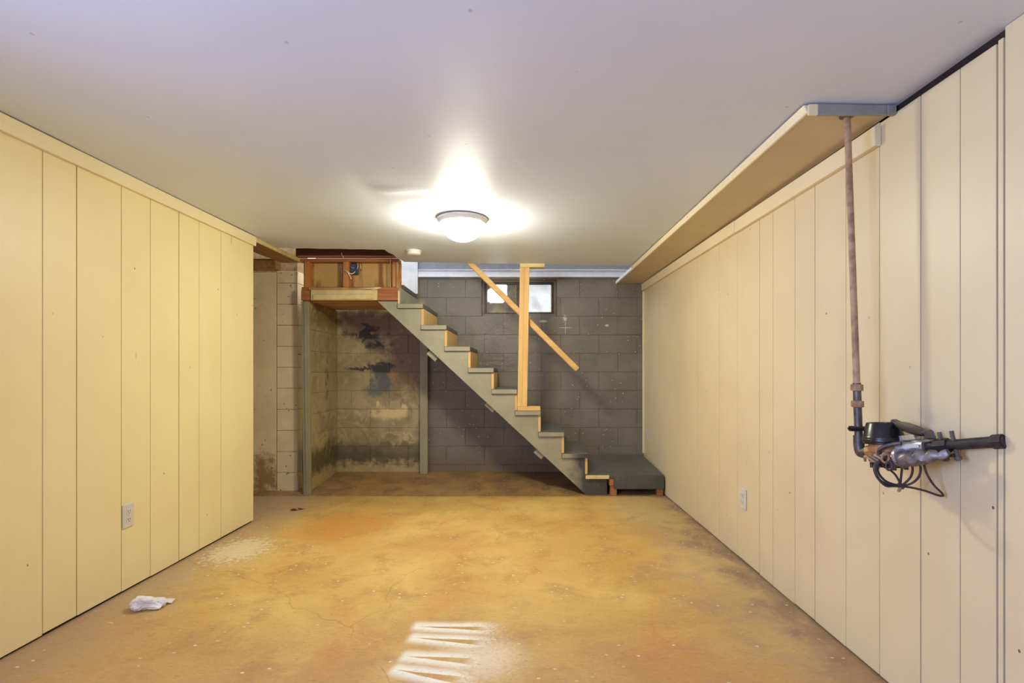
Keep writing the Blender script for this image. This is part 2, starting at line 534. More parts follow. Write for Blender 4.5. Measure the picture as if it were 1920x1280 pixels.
# ------------------------------------------------------------------ helpers: geometry
class MB:
    def __init__(self):
        self.v, self.f, self.mi = [], [], []

    def face(self, idx, mi=0):
        self.f.append(tuple(idx))
        self.mi.append(mi)

    def hexa(self, p, mi=0):
        """p: 4 bottom corners then the 4 above them, counter-clockwise from above"""
        b = len(self.v)
        self.v += [tuple(q) for q in p]
        for q in ((3, 2, 1, 0), (4, 5, 6, 7), (0, 1, 5, 4), (1, 2, 6, 5), (2, 3, 7, 6), (3, 0, 4, 7)):
            self.face([b + i for i in q], mi)
        return self

    def box(self, x0, x1, y0, y1, z0, z1, mi=0):
        return self.hexa([(x0, y0, z0), (x1, y0, z0), (x1, y1, z0), (x0, y1, z0),
                          (x0, y0, z1), (x1, y0, z1), (x1, y1, z1), (x0, y1, z1)], mi)

    def prism_y(self, poly, y0, y1, mi=0):
        """polygon of (x, z) pushed from y0 to y1"""
        b, n = len(self.v), len(poly)
        self.v += [(x, y0, z) for x, z in poly] + [(x, y1, z) for x, z in poly]
        self.face(range(b, b + n), mi)
        self.face(range(b + 2 * n - 1, b + n - 1, -1), mi)
        for i in range(n):
            j = (i + 1) % n
            self.face((b + j, b + i, b + n + i, b + n + j), mi)
        return self

    def prism_z(self, poly, zf0, zf1, mi=0):
        b, n = len(self.v), len(poly)
        self.v += [(x, y, zf0(x, y)) for x, y in poly] + [(x, y, zf1(x, y)) for x, y in poly]
        self.face(range(b + n - 1, b - 1, -1), mi)
        self.face(range(b + n, b + 2 * n), mi)
        for i in range(n):
            j = (i + 1) % n
            self.face((b + i, b + j, b + n + j, b + n + i), mi)
        return self

    def tube(self, pts, r, n=10, mi=0, cap=True):
        pts = [Vector(p) for p in pts]
        rs = r if isinstance(r, (list, tuple)) else [r] * len(pts)
        t = (pts[1] - pts[0]).normalized()
        up = Vector((0, 0, 1)) if abs(t.z) < 0.9 else Vector((1, 0, 0))
        a = t.cross(up).normalized()
        rings = []
        for i, p in enumerate(pts):
            if i == 0:
                d = pts[1] - pts[0]
            elif i == len(pts) - 1:
                d = pts[-1] - pts[-2]
            else:
                d = (pts[i + 1] - pts[i]).normalized() + (pts[i] - pts[i - 1]).normalized()
            d.normalize()
            a = (a - d * a.dot(d))
            a.normalize()
            bb = d.cross(a)
            base = len(self.v)
            for k in range(n):
                th = 2 * math.pi * k / n
                q = p + (a * math.cos(th) + bb * math.sin(th)) * rs[i]
                self.v.append(tuple(q))
            rings.append(base)
        for i in range(len(rings) - 1):
            for k in range(n):
                k2 = (k + 1) % n
                self.face((rings[i] + k, rings[i] + k2, rings[i + 1] + k2, rings[i + 1] + k), mi)
        if cap:
            self.face([rings[0] + k for k in range(n - 1, -1, -1)], mi)
            self.face([rings[-1] + k for k in range(n)], mi)
        return self

    def lathe(self, prof, mat=None, n=32, mi=0):
        """prof: (radius, height) pairs turned about local Z"""
        mat = mat or Matrix.Identity(4)
        rings = []
        for (r, h) in prof:
            base = len(self.v)
            if r < 1e-6:
                self.v.append(tuple(mat @ Vector((0, 0, h))))
                rings.append((base, 1))
            else:
                for k in range(n):
                    th = 2 * math.pi * k / n
                    self.v.append(tuple(mat @ Vector((r * math.cos(th), r * math.sin(th), h))))
                rings.append((base, n))
        for (a, na), (b, nb) in zip(rings, rings[1:]):
            for k in range(n):
                k2 = (k + 1) % n
                if na == 1 and nb == 1:
                    continue
                if na == 1:
                    self.face((a, b + k2, b + k), mi)
                elif nb == 1:
                    self.face((a + k, a + k2, b), mi)
                else:
                    self.face((a + k, a + k2, b + k2, b + k), mi)
        return self

    def mesh(self, name, origin=(0, 0, 0), bevel=0.0, smooth=False):
        me = bpy.data.meshes.new(name)
        o = Vector(origin)
        me.from_pydata([tuple(Vector(v) - o) for v in self.v], [], self.f)
        bm = bmesh.new()
        bm.from_mesh(me)
        for fc, k in zip(bm.faces, self.mi):
            fc.material_index = k
        bmesh.ops.recalc_face_normals(bm, faces=bm.faces[:])
        if bevel > 0:
            ed = [e for e in bm.edges if len(e.link_faces) == 2 and e.calc_face_angle(0) > 0.6]
            bmesh.ops.bevel(bm, geom=ed, offset=bevel, segments=1, affect='EDGES', clamp_overlap=True)
        big = [fc for fc in bm.faces if len(fc.verts) > 4]
        if big:
            bmesh.ops.triangulate(bm, faces=big)
        if smooth:
            for fc in bm.faces:
                fc.smooth = True
            for e in bm.edges:
                if len(e.link_faces) == 2 and e.calc_face_angle(0) > 0.75:
                    e.smooth = False
        bm.to_mesh(me)
        bm.free()
        return me


WORLD = {}


def put(name, mesh, mats, parent=None, loc=None):
    o = bpy.data.objects.new(name, mesh)
    COL.objects.link(o)
    if not isinstance(mats, (list, tuple)):
        mats = [mats]
    if not mesh.materials:
        for m in mats:
            mesh.materials.append(M[m])
    wl = Vector(loc) if loc is not None else Vector((0, 0, 0))
    if parent is not None:
        o.parent = parent
        o.location = wl - WORLD[parent.name]
    else:
        o.location = wl
    WORLD[o.name] = wl
    return o


def tag(o, label=None, cat=None, group=None, kind=None):
    if label:
        o['label'] = label
    if cat:
        o['category'] = cat
    if group:
        o['group'] = group
    if kind:
        o['kind'] = kind
    return o


def thing(name, label, cat, loc, group=None):
    o = bpy.data.objects.new(name, None)
    COL.objects.link(o)
    o.location = loc
    o.empty_display_size = 0.05
    WORLD[o.name] = Vector(loc)
    return tag(o, label, cat, group)


def part(name, mb, mats, parent, bevel=0.0, smooth=False, label=None):
    loc = WORLD[parent.name]
    o = put(name, mb.mesh(name, loc, bevel, smooth), mats, parent, loc)
    if label:
        o['label'] = label
    return o


def struct(name, mb, mats, label, cat, bevel=0.0, smooth=False):
    o = put(name, mb.mesh(name, (0, 0, 0), bevel, smooth), mats)
    return tag(o, label, cat, kind='structure')


def P(u, v, Y):
    """place of a photo pixel at depth Y (metres before the camera)"""
    return Vector(((u - CU) * Y / F, Y, CH - (v - CV) * Y / F))


def spline(pts, n=8):
    """Catmull-Rom through pts"""
    pts = [Vector(p) for p in pts]
    q = [pts[0] * 2 - pts[1]] + pts + [pts[-1] * 2 - pts[-2]]
    out = []
    for i in range(1, len(q) - 2):
        for k in range(n):
            t = k / n
            a, b, c, d = q[i - 1], q[i], q[i + 1], q[i + 2]
            out.append(0.5 * ((2 * b) + (c - a) * t + (2 * a - 5 * b + 4 * c - d) * t * t + (3 * b - a - 3 * c + d) * t ** 3))
    out.append(pts[-1])
    return out


# ------------------------------------------------------------------ the place, in metres
YF, YB = 4.54, 5.30             # face of the stair, face of the back wall
YR = -0.95                      # wall behind the camera


def XL(y):
    return -1.937 - (3.74 - y) * 0.0173


def XR(y):
    return 1.298 - 0.0045 * y


def ZC(x, y=0):
    return CH + 0.938 - 0.0174 * x


def ZF(x, y):
    """floor height: the old slab behind the stair line climbs a little"""
    return 0.0 if y < YF else 0.055 * (y - YF) / (YB - YF)


# ---- floor
mb = MB()
mb.prism_z([(-3.3, YR - 0.1), (1.5, YR - 0.1), (1.5, YF), (-3.3, YF)], lambda x, y: -0.12, lambda x, y: 0.0)
mb.prism_z([(-3.3, YF), (1.5, YF), (1.5, YB + 0.2), (-3.3, YB + 0.2)], lambda x, y: -0.12, lambda x, y: ZF(x, y))
struct('floor', mb, 'floor', 'ochre stained concrete basement floor with white overspray marks', 'floor')

# ---- ceiling, torn open before the stud wall
mb = MB()
NX, NY = 80, 120
x0, x1, y0, y1 = -2.04, 1.36, YR, 4.08


def sag(x, y):
    d = 0.0035 * mnoise.noise(Vector((x * 0.9, y * 0.9, 3.1))) + 0.0015 * mnoise.noise(Vector((x * 2.7, y * 2.7, 8.0)))
    for (cx, cy, rx, ry, a) in ((-0.66, 2.70, 0.10, 0.05, -0.010), (-0.58, 2.79, 0.12, 0.05, 0.010), (-0.80, 2.66, 0.05, 0.25, 0.006), (-0.9, 2.55, 0.3, 0.22, -0.008),
                                (-1.45, 3.45, 0.25, 0.35, 0.006), (-1.7, 1.72, 0.05, 0.025, -0.003), (0.75, 2.9, 0.5, 0.6, -0.004)):
        d += a * math.exp(-((x - cx) / rx) ** 2 - ((y - cy) / ry) ** 2)
    return d * min(1, max(0, (4.08 - y) / 0.4))


for top in (0, 1):
    for j in range(NY + 1):
        for i in range(NX + 1):
            x = x0 + (x1 - x0) * i / NX
            y = y0 + (y1 - y0) * j / NY
            mb.v.append((x, y, ZC(x) + (0.014 if top else sag(x, y))))
n = (NX + 1) * (NY + 1)
for top in (0, 1):
    for j in range(NY):
        for i in range(NX):
            a = top * n + j * (NX + 1) + i
            q = (a, a + 1, a + NX + 2, a + NX + 1)
            mb.face(q if top else q[::-1])
# ragged rear part right of the hole
rag = [(-1.075, 4.08), (1.36, 4.08), (1.36, YF), (-1.02, YF), (-1.03, 4.47), (-1.05, 4.36), (-1.045, 4.27), (-1.07, 4.18)]
mb.prism_z(rag, lambda x, y: ZC(x), lambda x, y: ZC(x) + 0.014)
# broken lip of the board along the hole
lip = [(-2.0, 4.08)] + [(-1.95 + k * 0.0875, 4.085 + random.uniform(-0.004, 0.016)) for k in range(11)] + [(-1.06, 4.08)]
mb.prism_z(lip[::-1], lambda x, y: ZC(x), lambda x, y: ZC(x) + 0.014)
ceil = struct('ceiling', mb, 'ceiling', 'grey white painted ceiling board, torn open by the stair', 'ceiling', smooth=True)

# subfloor and joists over the ceiling
mb = MB().box(-3.3, 1.5, YR, YF, 2.30, 2.34)
struct('ceiling_subfloor', mb, 'dark_joist', 'dark boards above the torn ceiling', 'ceiling')

# ---- walls: panelling plank by plank
def planks(wall, bounds, XF, side, mat, z0, tops, gap=0.0016, thick=0.009):
    for i, (a, b) in enumerate(zip(bounds, bounds[1:])):
        g0 = gap * (2.0 if i % 3 == 0 else 1.0)
        ya, yb = min(a, b) + g0, max(a, b) - gap
        t = tops(0.5 * (ya + yb))
        zz = z0 + random.uniform(0, 0.006)
        dx = thick + random.uniform(-0.0006, 0.0006)
        xa, xb = XF(ya), XF(yb)
        if side < 0:
            pts = [(xa - dx, ya, zz), (xa, ya, zz), (xb, yb, zz), (xb - dx, yb, zz)]
        else:
            pts = [(xa, ya, zz), (xa + dx, ya, zz), (xb + dx, yb, zz), (xb, yb, zz)]
        pts += [(p[0], p[1], t) for p in pts]
        org = (XF(ya), ya, 0)
        me = MB().hexa(pts).mesh('plank', org, 0.0009)
        put('plank', me, mat, wall, org)


def yl(u):
    return F * 1.952 / (CU - u)


def yr(u):
    return F * 1.288 / (u - CU)


mb = MB()
mb.prism_z([(XL(YR) - 0.12, YR), (XL(YR) - 0.012, YR), (XL(3.72) - 0.012, 3.735), (XL(3.72) - 0.12, 3.735)],
           lambda x, y: 0.0, lambda x, y: 2.29)
wl = struct('wall_left', mb, 'cavity', 'cream panelled wall on the left', 'wall')
bl = [YR + 0.01, -0.3, 0.2, 0.8, 1.1, 1.42, 1.6, 1.85] + [yl(u) for u in (86, 148, 230, 283, 335, 372, 412)] + [3.74]
planks(wl, bl, XL, -1, 'panel_left', 0.010, lambda y: 2.05)

mb = MB().prism_z([(XR(YR) + 0.012, YR), (XR(YR) + 0.14, YR), (XR(YB) + 0.14, YB + 0.12), (XR(YB) + 0.012, YB + 0.12)],
                  lambda x, y: 0.0, lambda x, y: 2.29)
wr = struct('wall_right', mb, 'cavity', 'cream panelled wall on the right', 'wall')
br = [YB - 0.002, yr(1310), yr(1350)] + [yr(u) for u in (1384, 1425, 1450, 1490.6, 1528, 1585.5, 1648, 1725, 1798, 1866)]
planks(wr, br, XR, 1, 'panel_right', 0.004, lambda y: 1.990 if y > 1.78 else 1.985)
planks(wr, [yr(1866) - 0.0025, yr(1880)], XR, 1, 'panel_right', 0.004, lambda y: 1.990)
planks(wr, [yr(1880) - 0.001, 1.2, 1.02, 0.8, 0.5, 0.1, -0.4, YR + 0.01], XR, 1, 'panel_right', 0.004, lambda y: ZC(1.29) - 0.001)

mb = MB().box(-2.2, 1.5, YR - 0.1, YR, 0, 2.29)
struct('wall_rear', mb, 'rear_paint', 'cream wall behind the camera', 'wall')
# made-up frame round the added fill light, out of view; no opening behind
wf = MB()
for (a, b, c, d) in ((-0.76, 0.46, 0.84, 0.90), (-0.76, 0.46, 1.80, 1.86), (-0.76, -0.70, 0.90, 1.80), (0.40, 0.46, 0.90, 1.80)):
    wf.box(-2.0, -1.955, a, b, c, d)
struct('fill_light_frame', wf, 'white_paint', 'white frame added round the unseen fill light behind the camera', 'window')

# hall through the gap on the left
mb = MB().box(-3.3, -3.2, 2.8, 4.7, 0, 2.29).box(-3.3, -2.06, 2.7, 2.8, 0, 2.29)
struct('wall_hall_side', mb, 'cream_block', 'cream wall of the side passage', 'wall')
mb = MB().box(-3.3, -2.03, 4.692, 4.92, 0, 2.29)
wh = struct('wall_hall', mb, 'cream_mortar', 'cream end wall of the side passage with a block edge', 'wall')
me = MB().box(-2.75, -2.212, 4.674, 4.692, 0.006, 1.985).mesh('plywood_panel', (-2.4, 4.68, 0), 0.001)
put('plywood_panel', me, 'cream_block', wh, (-2.4, 4.68, 0))
zz = 0.0
k = 0
while zz < 2.0:
    hgt = 0.191 if k else 0.172
    t = min(zz + hgt, 2.0)
    org = (-2.205, 4.675, zz)
    me = MB().box(-2.205, -2.018, 4.668, 4.85, zz + 0.0015, t - 0.0015).mesh('block', org, 0.003)
    put('block', me, 'cream_block', wh, org)
    zz = t
    k += 1

# ---- back wall of painted block
ZJ = 1.847                       # a bed joint
CRS = 0.191
WX0, WX1, WZ0, WZ1 = -0.395, 0.379, 1.656, 2.034
mb = MB()
yb0, yb1 = YB + 0.0045, YB + 0.2
mb.box(-2.1, WX0, yb0, yb1, 0, 2.29).box(WX1, 1.5, yb0, yb1, 0, 2.29)
mb.box(WX0, WX1, yb0, yb1, 0, WZ0).box(WX0, WX1, yb0, yb1, WZ1, 2.29)
wb = struct('wall_back', mb, 'block', 'painted concrete block wall behind the stair', 'wall')
BL = 0.392


def block(x0, x1, z0, z1):
    if x1 - x0 < 0.02 or z1 - z0 < 0.015:
        return
    org = (x0, YB, z0)
    me = MB().box(x0 + 0.0007, x1 - 0.0007, YB - random.uniform(0, 0.0012), YB + 0.03, z0 + 0.0008, z1 - 0.0008).mesh('block', org, 0.0022)
    put('block', me, 'block', wb, org)


for k in range(-10, 2):
    z0 = ZJ + CRS * (k - 0)
    z1 = z0 + CRS
    z0c, z1c = max(z0, 0.03), min(z1, 2.06)
    if z1c <= z0c:
        continue
    off = 0.0 if k % 2 else BL / 2
    x = -1.884 - off - 0.05
    while x < 1.3:
        a, b = max(x, -1.884), min(x + BL, 1.29)
        if z0 >= WZ0 - 0.02 and z1 <= WZ1 + 0.02 and b > WX0 and a < WX1:
            if a < WX0:
                block(a, WX0 - 0.002, z0c, z1c)
            if b > WX1:
                block(WX1 + 0.002, b, z0c, z1c)
        else:
            block(a, b, z0c, z1c)
        x += BL

# side wall of the recess under the stair
mb = MB().box(-1.945, -1.889, 4.60, YB, 0, 1.715)
ws = struct('wall_recess', mb, 'block', 'stained block side wall of the recess', 'wall')
for k in range(-10, 0):
    z0 = ZJ + CRS * k
    z0c, z1c = max(z0, 0.02), min(z0 + CRS, 1.712)
    if z1c - z0c < 0.02:
        continue
    ys = [4.60, 4.60 + (0.2 if k % 2 else 0.39), 4.60 + (0.59 if k % 2 else 0.70), YB - 0.005]
    for a, b in zip(ys, ys[1:]):
        if b - a < 0.03:
            continue
        org = (-1.884, a, z0c)
        me = MB().box(-1.91, -1.884, a + 0.0008, b - 0.0008, z0c + 0.0008, z1c - 0.0008).mesh('block', org, 0.0022)
        put('block', me, 'block', ws, org)

# stairwell above
mb = MB().box(-2.1, 1.5, YB - 0.012, YB + 0.2, 2.127, 3.4)
struct('wall_stairwell_back', mb, 'stairwell_paint', 'grey upper wall over the block wall', 'wall')
mb = MB().box(-1.02, 1.5, YF + 0.001, YF + 0.05, 2.07, 3.4)
struct('wall_stairwell_front', mb, 'stairwell_paint', 'wall over the near edge of the stair opening', 'wall')
mb = MB().box(1.30, 1.5, YF, YB, 2.05, 3.4).box(-1.4, -1.32, 4.665, YB - 0.02, 1.88, 3.4)
struct('wall_stairwell_side', mb, 'white_paint', 'white side walls of the upper stairwell', 'wall')
mb = MB()
mb.box(-1.31, 1.285, YB - 0.026, YB + 0.02, 2.056, 2.120)
mb.box(-1.31, 1.285, YB - 0.032, YB + 0.02, 2.120, 2.130)
struct('trim_1', mb, 'white_paint', 'white ledge board along the top of the block wall', 'trim', 0.002)
mb = MB().box(-1.31, -1.045, YB - 0.045, YB - 0.0325, 1.88, 3.4).box(-1.06, -1.043, YB - 0.055, YB - 0.045, 1.88, 3.4)
struct('trim_2', mb, 'white_paint', 'white door casing at the head of the stair', 'trim', 0.002)

# ---- crown trims
mb = MB()
ya, yb = YR, 3.742
def crown_l(dx, z):
    return [(XL(ya) + dx, ya, ZC(XL(ya)) + z), (XL(yb) + dx, yb, ZC(XL(yb)) + z)]
A0, B0 = crown_l(0.0005, -0.070)
A1, B1 = crown_l(0.020, -0.070)
A2, B2 = crown_l(0.022, -0.004)
A3, B3 = crown_l(0.0005, -0.004)
mb.hexa([A0, A1, B1, B0, A3, A2, B2, B3])
struct('trim_3', mb, 'trim_cream', 'cream board trim along the top of the left wall', 'trim', 0.002)
ZS = CH + 0.892                 # underside of the soffit
for nm, ya, yb, dz in (('trim_4', yr(1652), yr(1386), 0.0), ('trim_5', yr(1385), YB - 0.004, 0.004)):
    mb = MB()
    zt0, zt1 = 1.984 + dz - 0.004, 1.984 + dz
    if nm == 'trim_4':
        zt0, zt1 = 1.972, 1.978
    else:
        zt0, zt1 = 1.980, 1.988
    mb.hexa([(XR(ya) - 0.024, ya, zt0 - 0.070), (XR(ya) - 0.0005, ya, zt0 - 0.070), (XR(yb) - 0.0005, yb, zt1 - 0.070), (XR(yb) - 0.024, yb, zt1 - 0.070),
             (XR(ya) - 0.026, ya, zt0), (XR(ya) - 0.0005, ya, zt0), (XR(yb) - 0.0005, yb, zt1), (XR(yb) - 0.026, yb, zt1)])
    struct(nm, mb, 'trim_cream', 'cream board trim high on the right wall, %s length' % ('nearer' if nm == 'trim_4' else 'farther'), 'trim', 0.002)
# corner bead where the right wall meets the block wall
mb = MB().box(XR(YB) - 0.016, XR(YB) - 0.0005, YB - 0.03, YB - 0.004, 0.25, 1.91)
struct('trim_6', mb, 'trim_cream', 'thin cream corner strip beside the block wall', 'trim', 0.002)
# header over the passage opening
hd = thing('header_beam', 'cream edged header board over the passage opening at the left', 'beam', (-2.0, 4.2, 2.04))
part('board', MB().hexa([(-2.16, 3.745, 2.044), (-1.945, 3.745, 2.044), (-1.975, 4.667, 2.074), (-2.16, 4.667, 2.074),
                         (-2.16, 3.745, 2.070), (-1.945, 3.745, 2.070), (-1.975, 4.667, 2.094), (-2.16, 4.667, 2.094)]), 'header_under', hd, 0.001)
part('face_strip', MB().hexa([(-1.944, 3.745, 2.040), (-1.932, 3.745, 2.040), (-1.958, 4.667, 2.066), (-1.974, 4.667, 2.066),
                              (-1.944, 3.745, 2.069), (-1.932, 3.745, 2.069), (-1.958, 4.667, 2.100), (-1.974, 4.667, 2.100)]), 'cream_wood', hd, 0.001)
part('cross_board', MB().box(-2.75, -2.165, 4.56, 4.66, 2.0, 2.09), 'header_under', hd, 0.002)

# ---- soffit along the right wall
YS0 = 1.765
so = thing('pipe_soffit', 'shallow boxed soffit with grey front board along the right wall', 'soffit', (1.15, 3.4, ZS))
part('bottom_panel', MB().hexa([(1.0, YS0 + 0.012, ZS), (XR(YS0) - 0.001, YS0 + 0.012, ZS), (XR(YB) - 0.001, YB - 0.004, ZS), (1.0, YB - 0.004, ZS),
                              (1.0, YS0 + 0.012, ZS + 0.010), (XR(YS0) - 0.001, YS0 + 0.012, ZS + 0.010), (XR(YB) - 0.001, YB - 0.004, ZS + 0.010), (1.0, YB - 0.004, ZS + 0.010)]), 'soffit_under', so)
xa, xb = 1.024, XR(YS0) - 0.002
part('front_board', MB().hexa([(xa, YS0, ZS - 0.016), (xb, YS0, ZS - 0.016), (xb, YS0 + 0.0115, ZS - 0.016), (xa, YS0 + 0.0115, ZS - 0.016),
                               (xa, YS0, ZC(xa) - 0.006), (xb, YS0, ZC(xb) - 0.006), (xb, YS0 + 0.0115, ZC(xb) - 0.006), (xa, YS0 + 0.0115, ZC(xa) - 0.006)]), 'soffit_grey', so, 0.0015)
part('end_block', MB().box(1.258, XR(YS0) - 0.002, YS0 - 0.006, YS0 - 0.0002, ZS - 0.014, ZC(1.29) - 0.008), 'soffit_grey', so, 0.0015)
part('side_trim', MB().hexa([(0.990, YS0 + 0.01, ZS - 0.004), (0.9995, YS0 + 0.01, ZS - 0.004), (0.9995, YF - 0.01, ZS - 0.004), (0.990, YF - 0.01, ZS - 0.004),
                             (0.978, YS0 + 0.01, ZC(1) - 0.006), (0.9995, YS0 + 0.01, ZC(1) - 0.006), (0.9995, YF - 0.01, ZC(1) - 0.006), (0.978, YF - 0.01, ZC(1) - 0.006)]),
     'trim_cream', so, 0.0015)
part('corner_bead', MB().box(0.990, 1.0235, YS0, YS0 + 0.0095, ZS - 0.016, ZC(1) - 0.007), 'trim_cream', so, 0.002)
part('end_trim', MB().box(0.984, 0.9995, YF - 0.009, YB - 0.006, ZS - 0.004, ZS + 0.026), 'white_paint', so, 0.0015,
     label='white painted end of the soffit edge in the stairwell')

# ------------------------------------------------------------------ window in the block wall
win = MB()
fy0, fy1 = YB + 0.035, YB + 0.075
win.box(WX0, WX1, YB + 0.0305, YB + 0.2, WZ0 - 0.0, WZ0 + 0.03)
win.box(WX0, WX1, YB + 0.0305, YB + 0.2, WZ1 - 0.02, WZ1)
win.box(WX0, WX0 + 0.03, YB + 0.0305, YB + 0.2, WZ0 + 0.03, WZ1 - 0.02)
win.box(WX1 - 0.03, WX1, YB + 0.0305, YB + 0.2, WZ0 + 0.03, WZ1 - 0.02)
wi = struct('window_1', win, 'block', 'small two pane basement window high in the block wall', 'window', 0.003)
fr = MB()
ax0, ax1, az0, az1 = WX0 + 0.03, WX1 - 0.03, WZ0 + 0.03, WZ1 - 0.02
fr.box(ax0, ax0 + 0.018, fy0, fy1, az0, az1).box(ax1 - 0.018, ax1, fy0, fy1, az0, az1)
fr.box(ax0 + 0.018, ax1 - 0.018, fy0, fy1, az0, az0 + 0.012).box(ax0 + 0.018, ax1 - 0.018, fy0, fy1, az1 - 0.024, az1)
fo = put('window_frame', fr.mesh('window_frame', (0, 0, 0), 0.002), 'steel_frame', wi)
put('mullion', MB().box(-0.035, 0.005, fy0 - 0.004, fy1, az0 + 0.012, az1 - 0.024).mesh('mullion', (0, 0, 0), 0.002), 'steel_frame', wi)
pt = MB()
for (a, b) in ((ax0 + 0.018, -0.035), (0.005, ax1 - 0.018)):
    pt.box(a, a + 0.009, fy0 + 0.008, fy0 + 0.024, az0 + 0.012, az1 - 0.024).box(b - 0.009, b, fy0 + 0.008, fy0 + 0.024, az0 + 0.012, az1 - 0.024)
    pt.box(a + 0.009, b - 0.009, fy0 + 0.008, fy0 + 0.024, az0 + 0.012, az0 + 0.020)
put('putty', pt.mesh('putty', (0, 0, 0), 0.002), 'putty', wi)
put('pane', MB().box(ax0 + 0.018, -0.035, fy0 + 0.0245, fy0 + 0.0285, az0 + 0.012, az1 - 0.024).mesh('pane'), 'pane_scraped', wi)
put('pane', MB().box(0.005, ax1 - 0.018, fy0 + 0.0245, fy0 + 0.0285, az0 + 0.012, az1 - 0.024).mesh('pane'), 'pane_frosted', wi)

# ------------------------------------------------------------------ staircase
RUN, RISE, TH = 0.2065, 0.188, 0.042


def SX(i):
    return -1.056 + RUN * i


def SZ(i):
    return 1.874 - RISE * i


st = thing('staircase', 'open sided grey painted wooden staircase with eight treads', 'staircase', (0.0, 4.9, 0.0))
poly = [(-1.256, 1.708), (SX(0) - 0.022, 1.708), (SX(0) - 0.022, SZ(1) - TH)]
for i in range(1, 9):
    poly += [(SX(i) - 0.0225, SZ(i) - TH - 0.0005), (SX(i) - 0.0225, SZ(i + 1) - TH - 0.0005)]
poly += [(0.767, SZ(9) - TH - 0.0005), (0.767, 0.0), (0.585, 0.0)]
part('stringer', MB().prism_y(poly[::-1], YF, YF + 0.038), 'stair_paint', st)
polyb = [(x, max(z, 0.056)) for x, z in poly]
part('stringer', MB().prism_y(polyb[::-1], YB - 0.05, YB - 0.014), 'stair_paint', st)
for i in range(1, 9):
    x0, x1 = SX(i - 1) - 0.022, SX(i)
    z1 = SZ(i)
    mb = MB().box(x0, x1, YF - 0.022, YB - 0.008, z1 - TH, z1)
    for k, q in enumerate(mb.f):
        if k == 2:
            mb.mi[k] = 1
    part('tread', mb, ['tread_paint', 'stair_paint'], st, 0.003)
for i in range(0, 9):
    zt = SZ(i) - TH - 0.0005 if i else 1.83
    mb = MB().box(SX(i) - 0.022, SX(i), YF + 0.001 if i else YF + 0.02, YB - 0.014, SZ(i + 1) + 0.0005, zt)
    part('riser', mb, 'pine_z' if i else 'stair_paint', st, 0.001)
part('top_nosing', MB().box(-1.25, SX(0) + 0.004, 4.663, YB - 0.05, 1.832, 1.874), ['tread_paint'], st, 0.004)
for (u, v, l) in ((809, 668, 0.075), (918, 764, 0.07), (1010, 853, 0.065)):
    c = P(u, v, YF + 0.02)
    ang = math.atan2(-0.911, 1)
    d = Vector((math.cos(ang), 0, math.sin(ang)))
    nrm = Vector((-math.sin(ang), 0, math.cos(ang)))
    c = c + nrm * 0.006
    q = [c - d * l * 0.7 - nrm * 0.022, c + d * l * 0.7 - nrm * 0.022, c + d * l * 0.7 + nrm * 0.022, c - d * l * 0.7 + nrm * 0.022]
    # tuck the cleat right under the edge of the stringer
    part('cleat', MB().prism_y([(p.x, p.z) for p in q], YF + 0.0385, YF + 0.25), 'stair_paint', st, 0.003)

# landing at the foot
LX1 = XR(5) - 0.014
ld_ = thing('stair_landing', 'low dark painted wooden landing platform at the foot of the stair', 'platform', (1.03, 4.9, 0.0))
ztop0, ztop1 = SZ(9), SZ(9) + 0.05
part('deck', MB().hexa([(SX(8) + 0.001, YF - 0.022, ztop0 - 0.036), (LX1, YF - 0.022, ztop0 - 0.036), (LX1, YB - 0.01, ztop1 - 0.036), (SX(8) + 0.001, YB - 0.01, ztop1 - 0.036),
                        (SX(8) + 0.001, YF - 0.022, ztop0), (LX1, YF - 0.022, ztop0), (LX1, YB - 0.01, ztop1), (SX(8) + 0.001, YB - 0.01, ztop1)]), 'tread_paint', ld_, 0.003)
part('edge_strip', MB().box(SX(8) - 0.021, 0.782, YF - 0.030, YF - 0.0225, ztop0 - 0.034, ztop0 - 0.002), 'cream_wood', ld_, 0.001)
part('fascia', MB().box(0.822, LX1, YF - 0.034, YF - 0.0225, 0.060, ztop0 - 0.006), 'tread_paint', ld_, 0.002)
part('joist_end', MB().box(0.785, 0.821, YF - 0.030, YF + 0.3, 0.090, ztop0 - 0.037), 'red_wood_x', ld_, 0.002)
part('leg', MB().box(0.795, 0.850, YF - 0.02, YF + 0.03, 0.0, 0.0895), 'red_wood_x', ld_, 0.002)
part('leg', MB().box(LX1 - 0.058, LX1 - 0.003, YF - 0.02, YF + 0.03, 0.0, 0.0895), 'red_wood_x', ld_, 0.002)
part('rail_beam', MB().box(0.86, LX1 - 0.06, YF + 0.30, YF + 0.34, 0.025, 0.142), 'tread_paint', ld_, 0.002)

# newel post nailed between tread and ceiling
np_ = thing('support_post', 'tall raw pine support post standing on a stair tread', 'post', (0.03, YF, SZ(6)))
zb, zt = SZ(6) + 0.036, ZC(0) - 0.034
for (a, b) in ((-0.0185, 0.022), (0.0225, 0.066)):
    part('board', MB().hexa([(a - 0.004, YF - 0.025, zb), (b - 0.004, YF - 0.025, zb), (b - 0.004, YF + 0.018, zb), (a - 0.004, YF + 0.018, zb),
                             (a + 0.018, YF - 0.025, zt), (b + 0.018, YF - 0.025, zt), (b + 0.018, YF + 0.018, zt), (a + 0.018, YF + 0.018, zt)]), 'pine_z', np_, 0.0015)
part('base_plate', MB().box(SX(5) + 0.002, SX(6) - 0.004, YF - 0.024, YF + 0.06, SZ(6) + 0.0005, SZ(6) + 0.0355), 'pine_x', np_, 0.0015)
part('top_plate', MB().box(-0.0, 0.215, YF - 0.03, YF + 0.06, ZC(0) - 0.0335, ZC(0) - 0.001), 'cream_wood', np_, 0.0015)

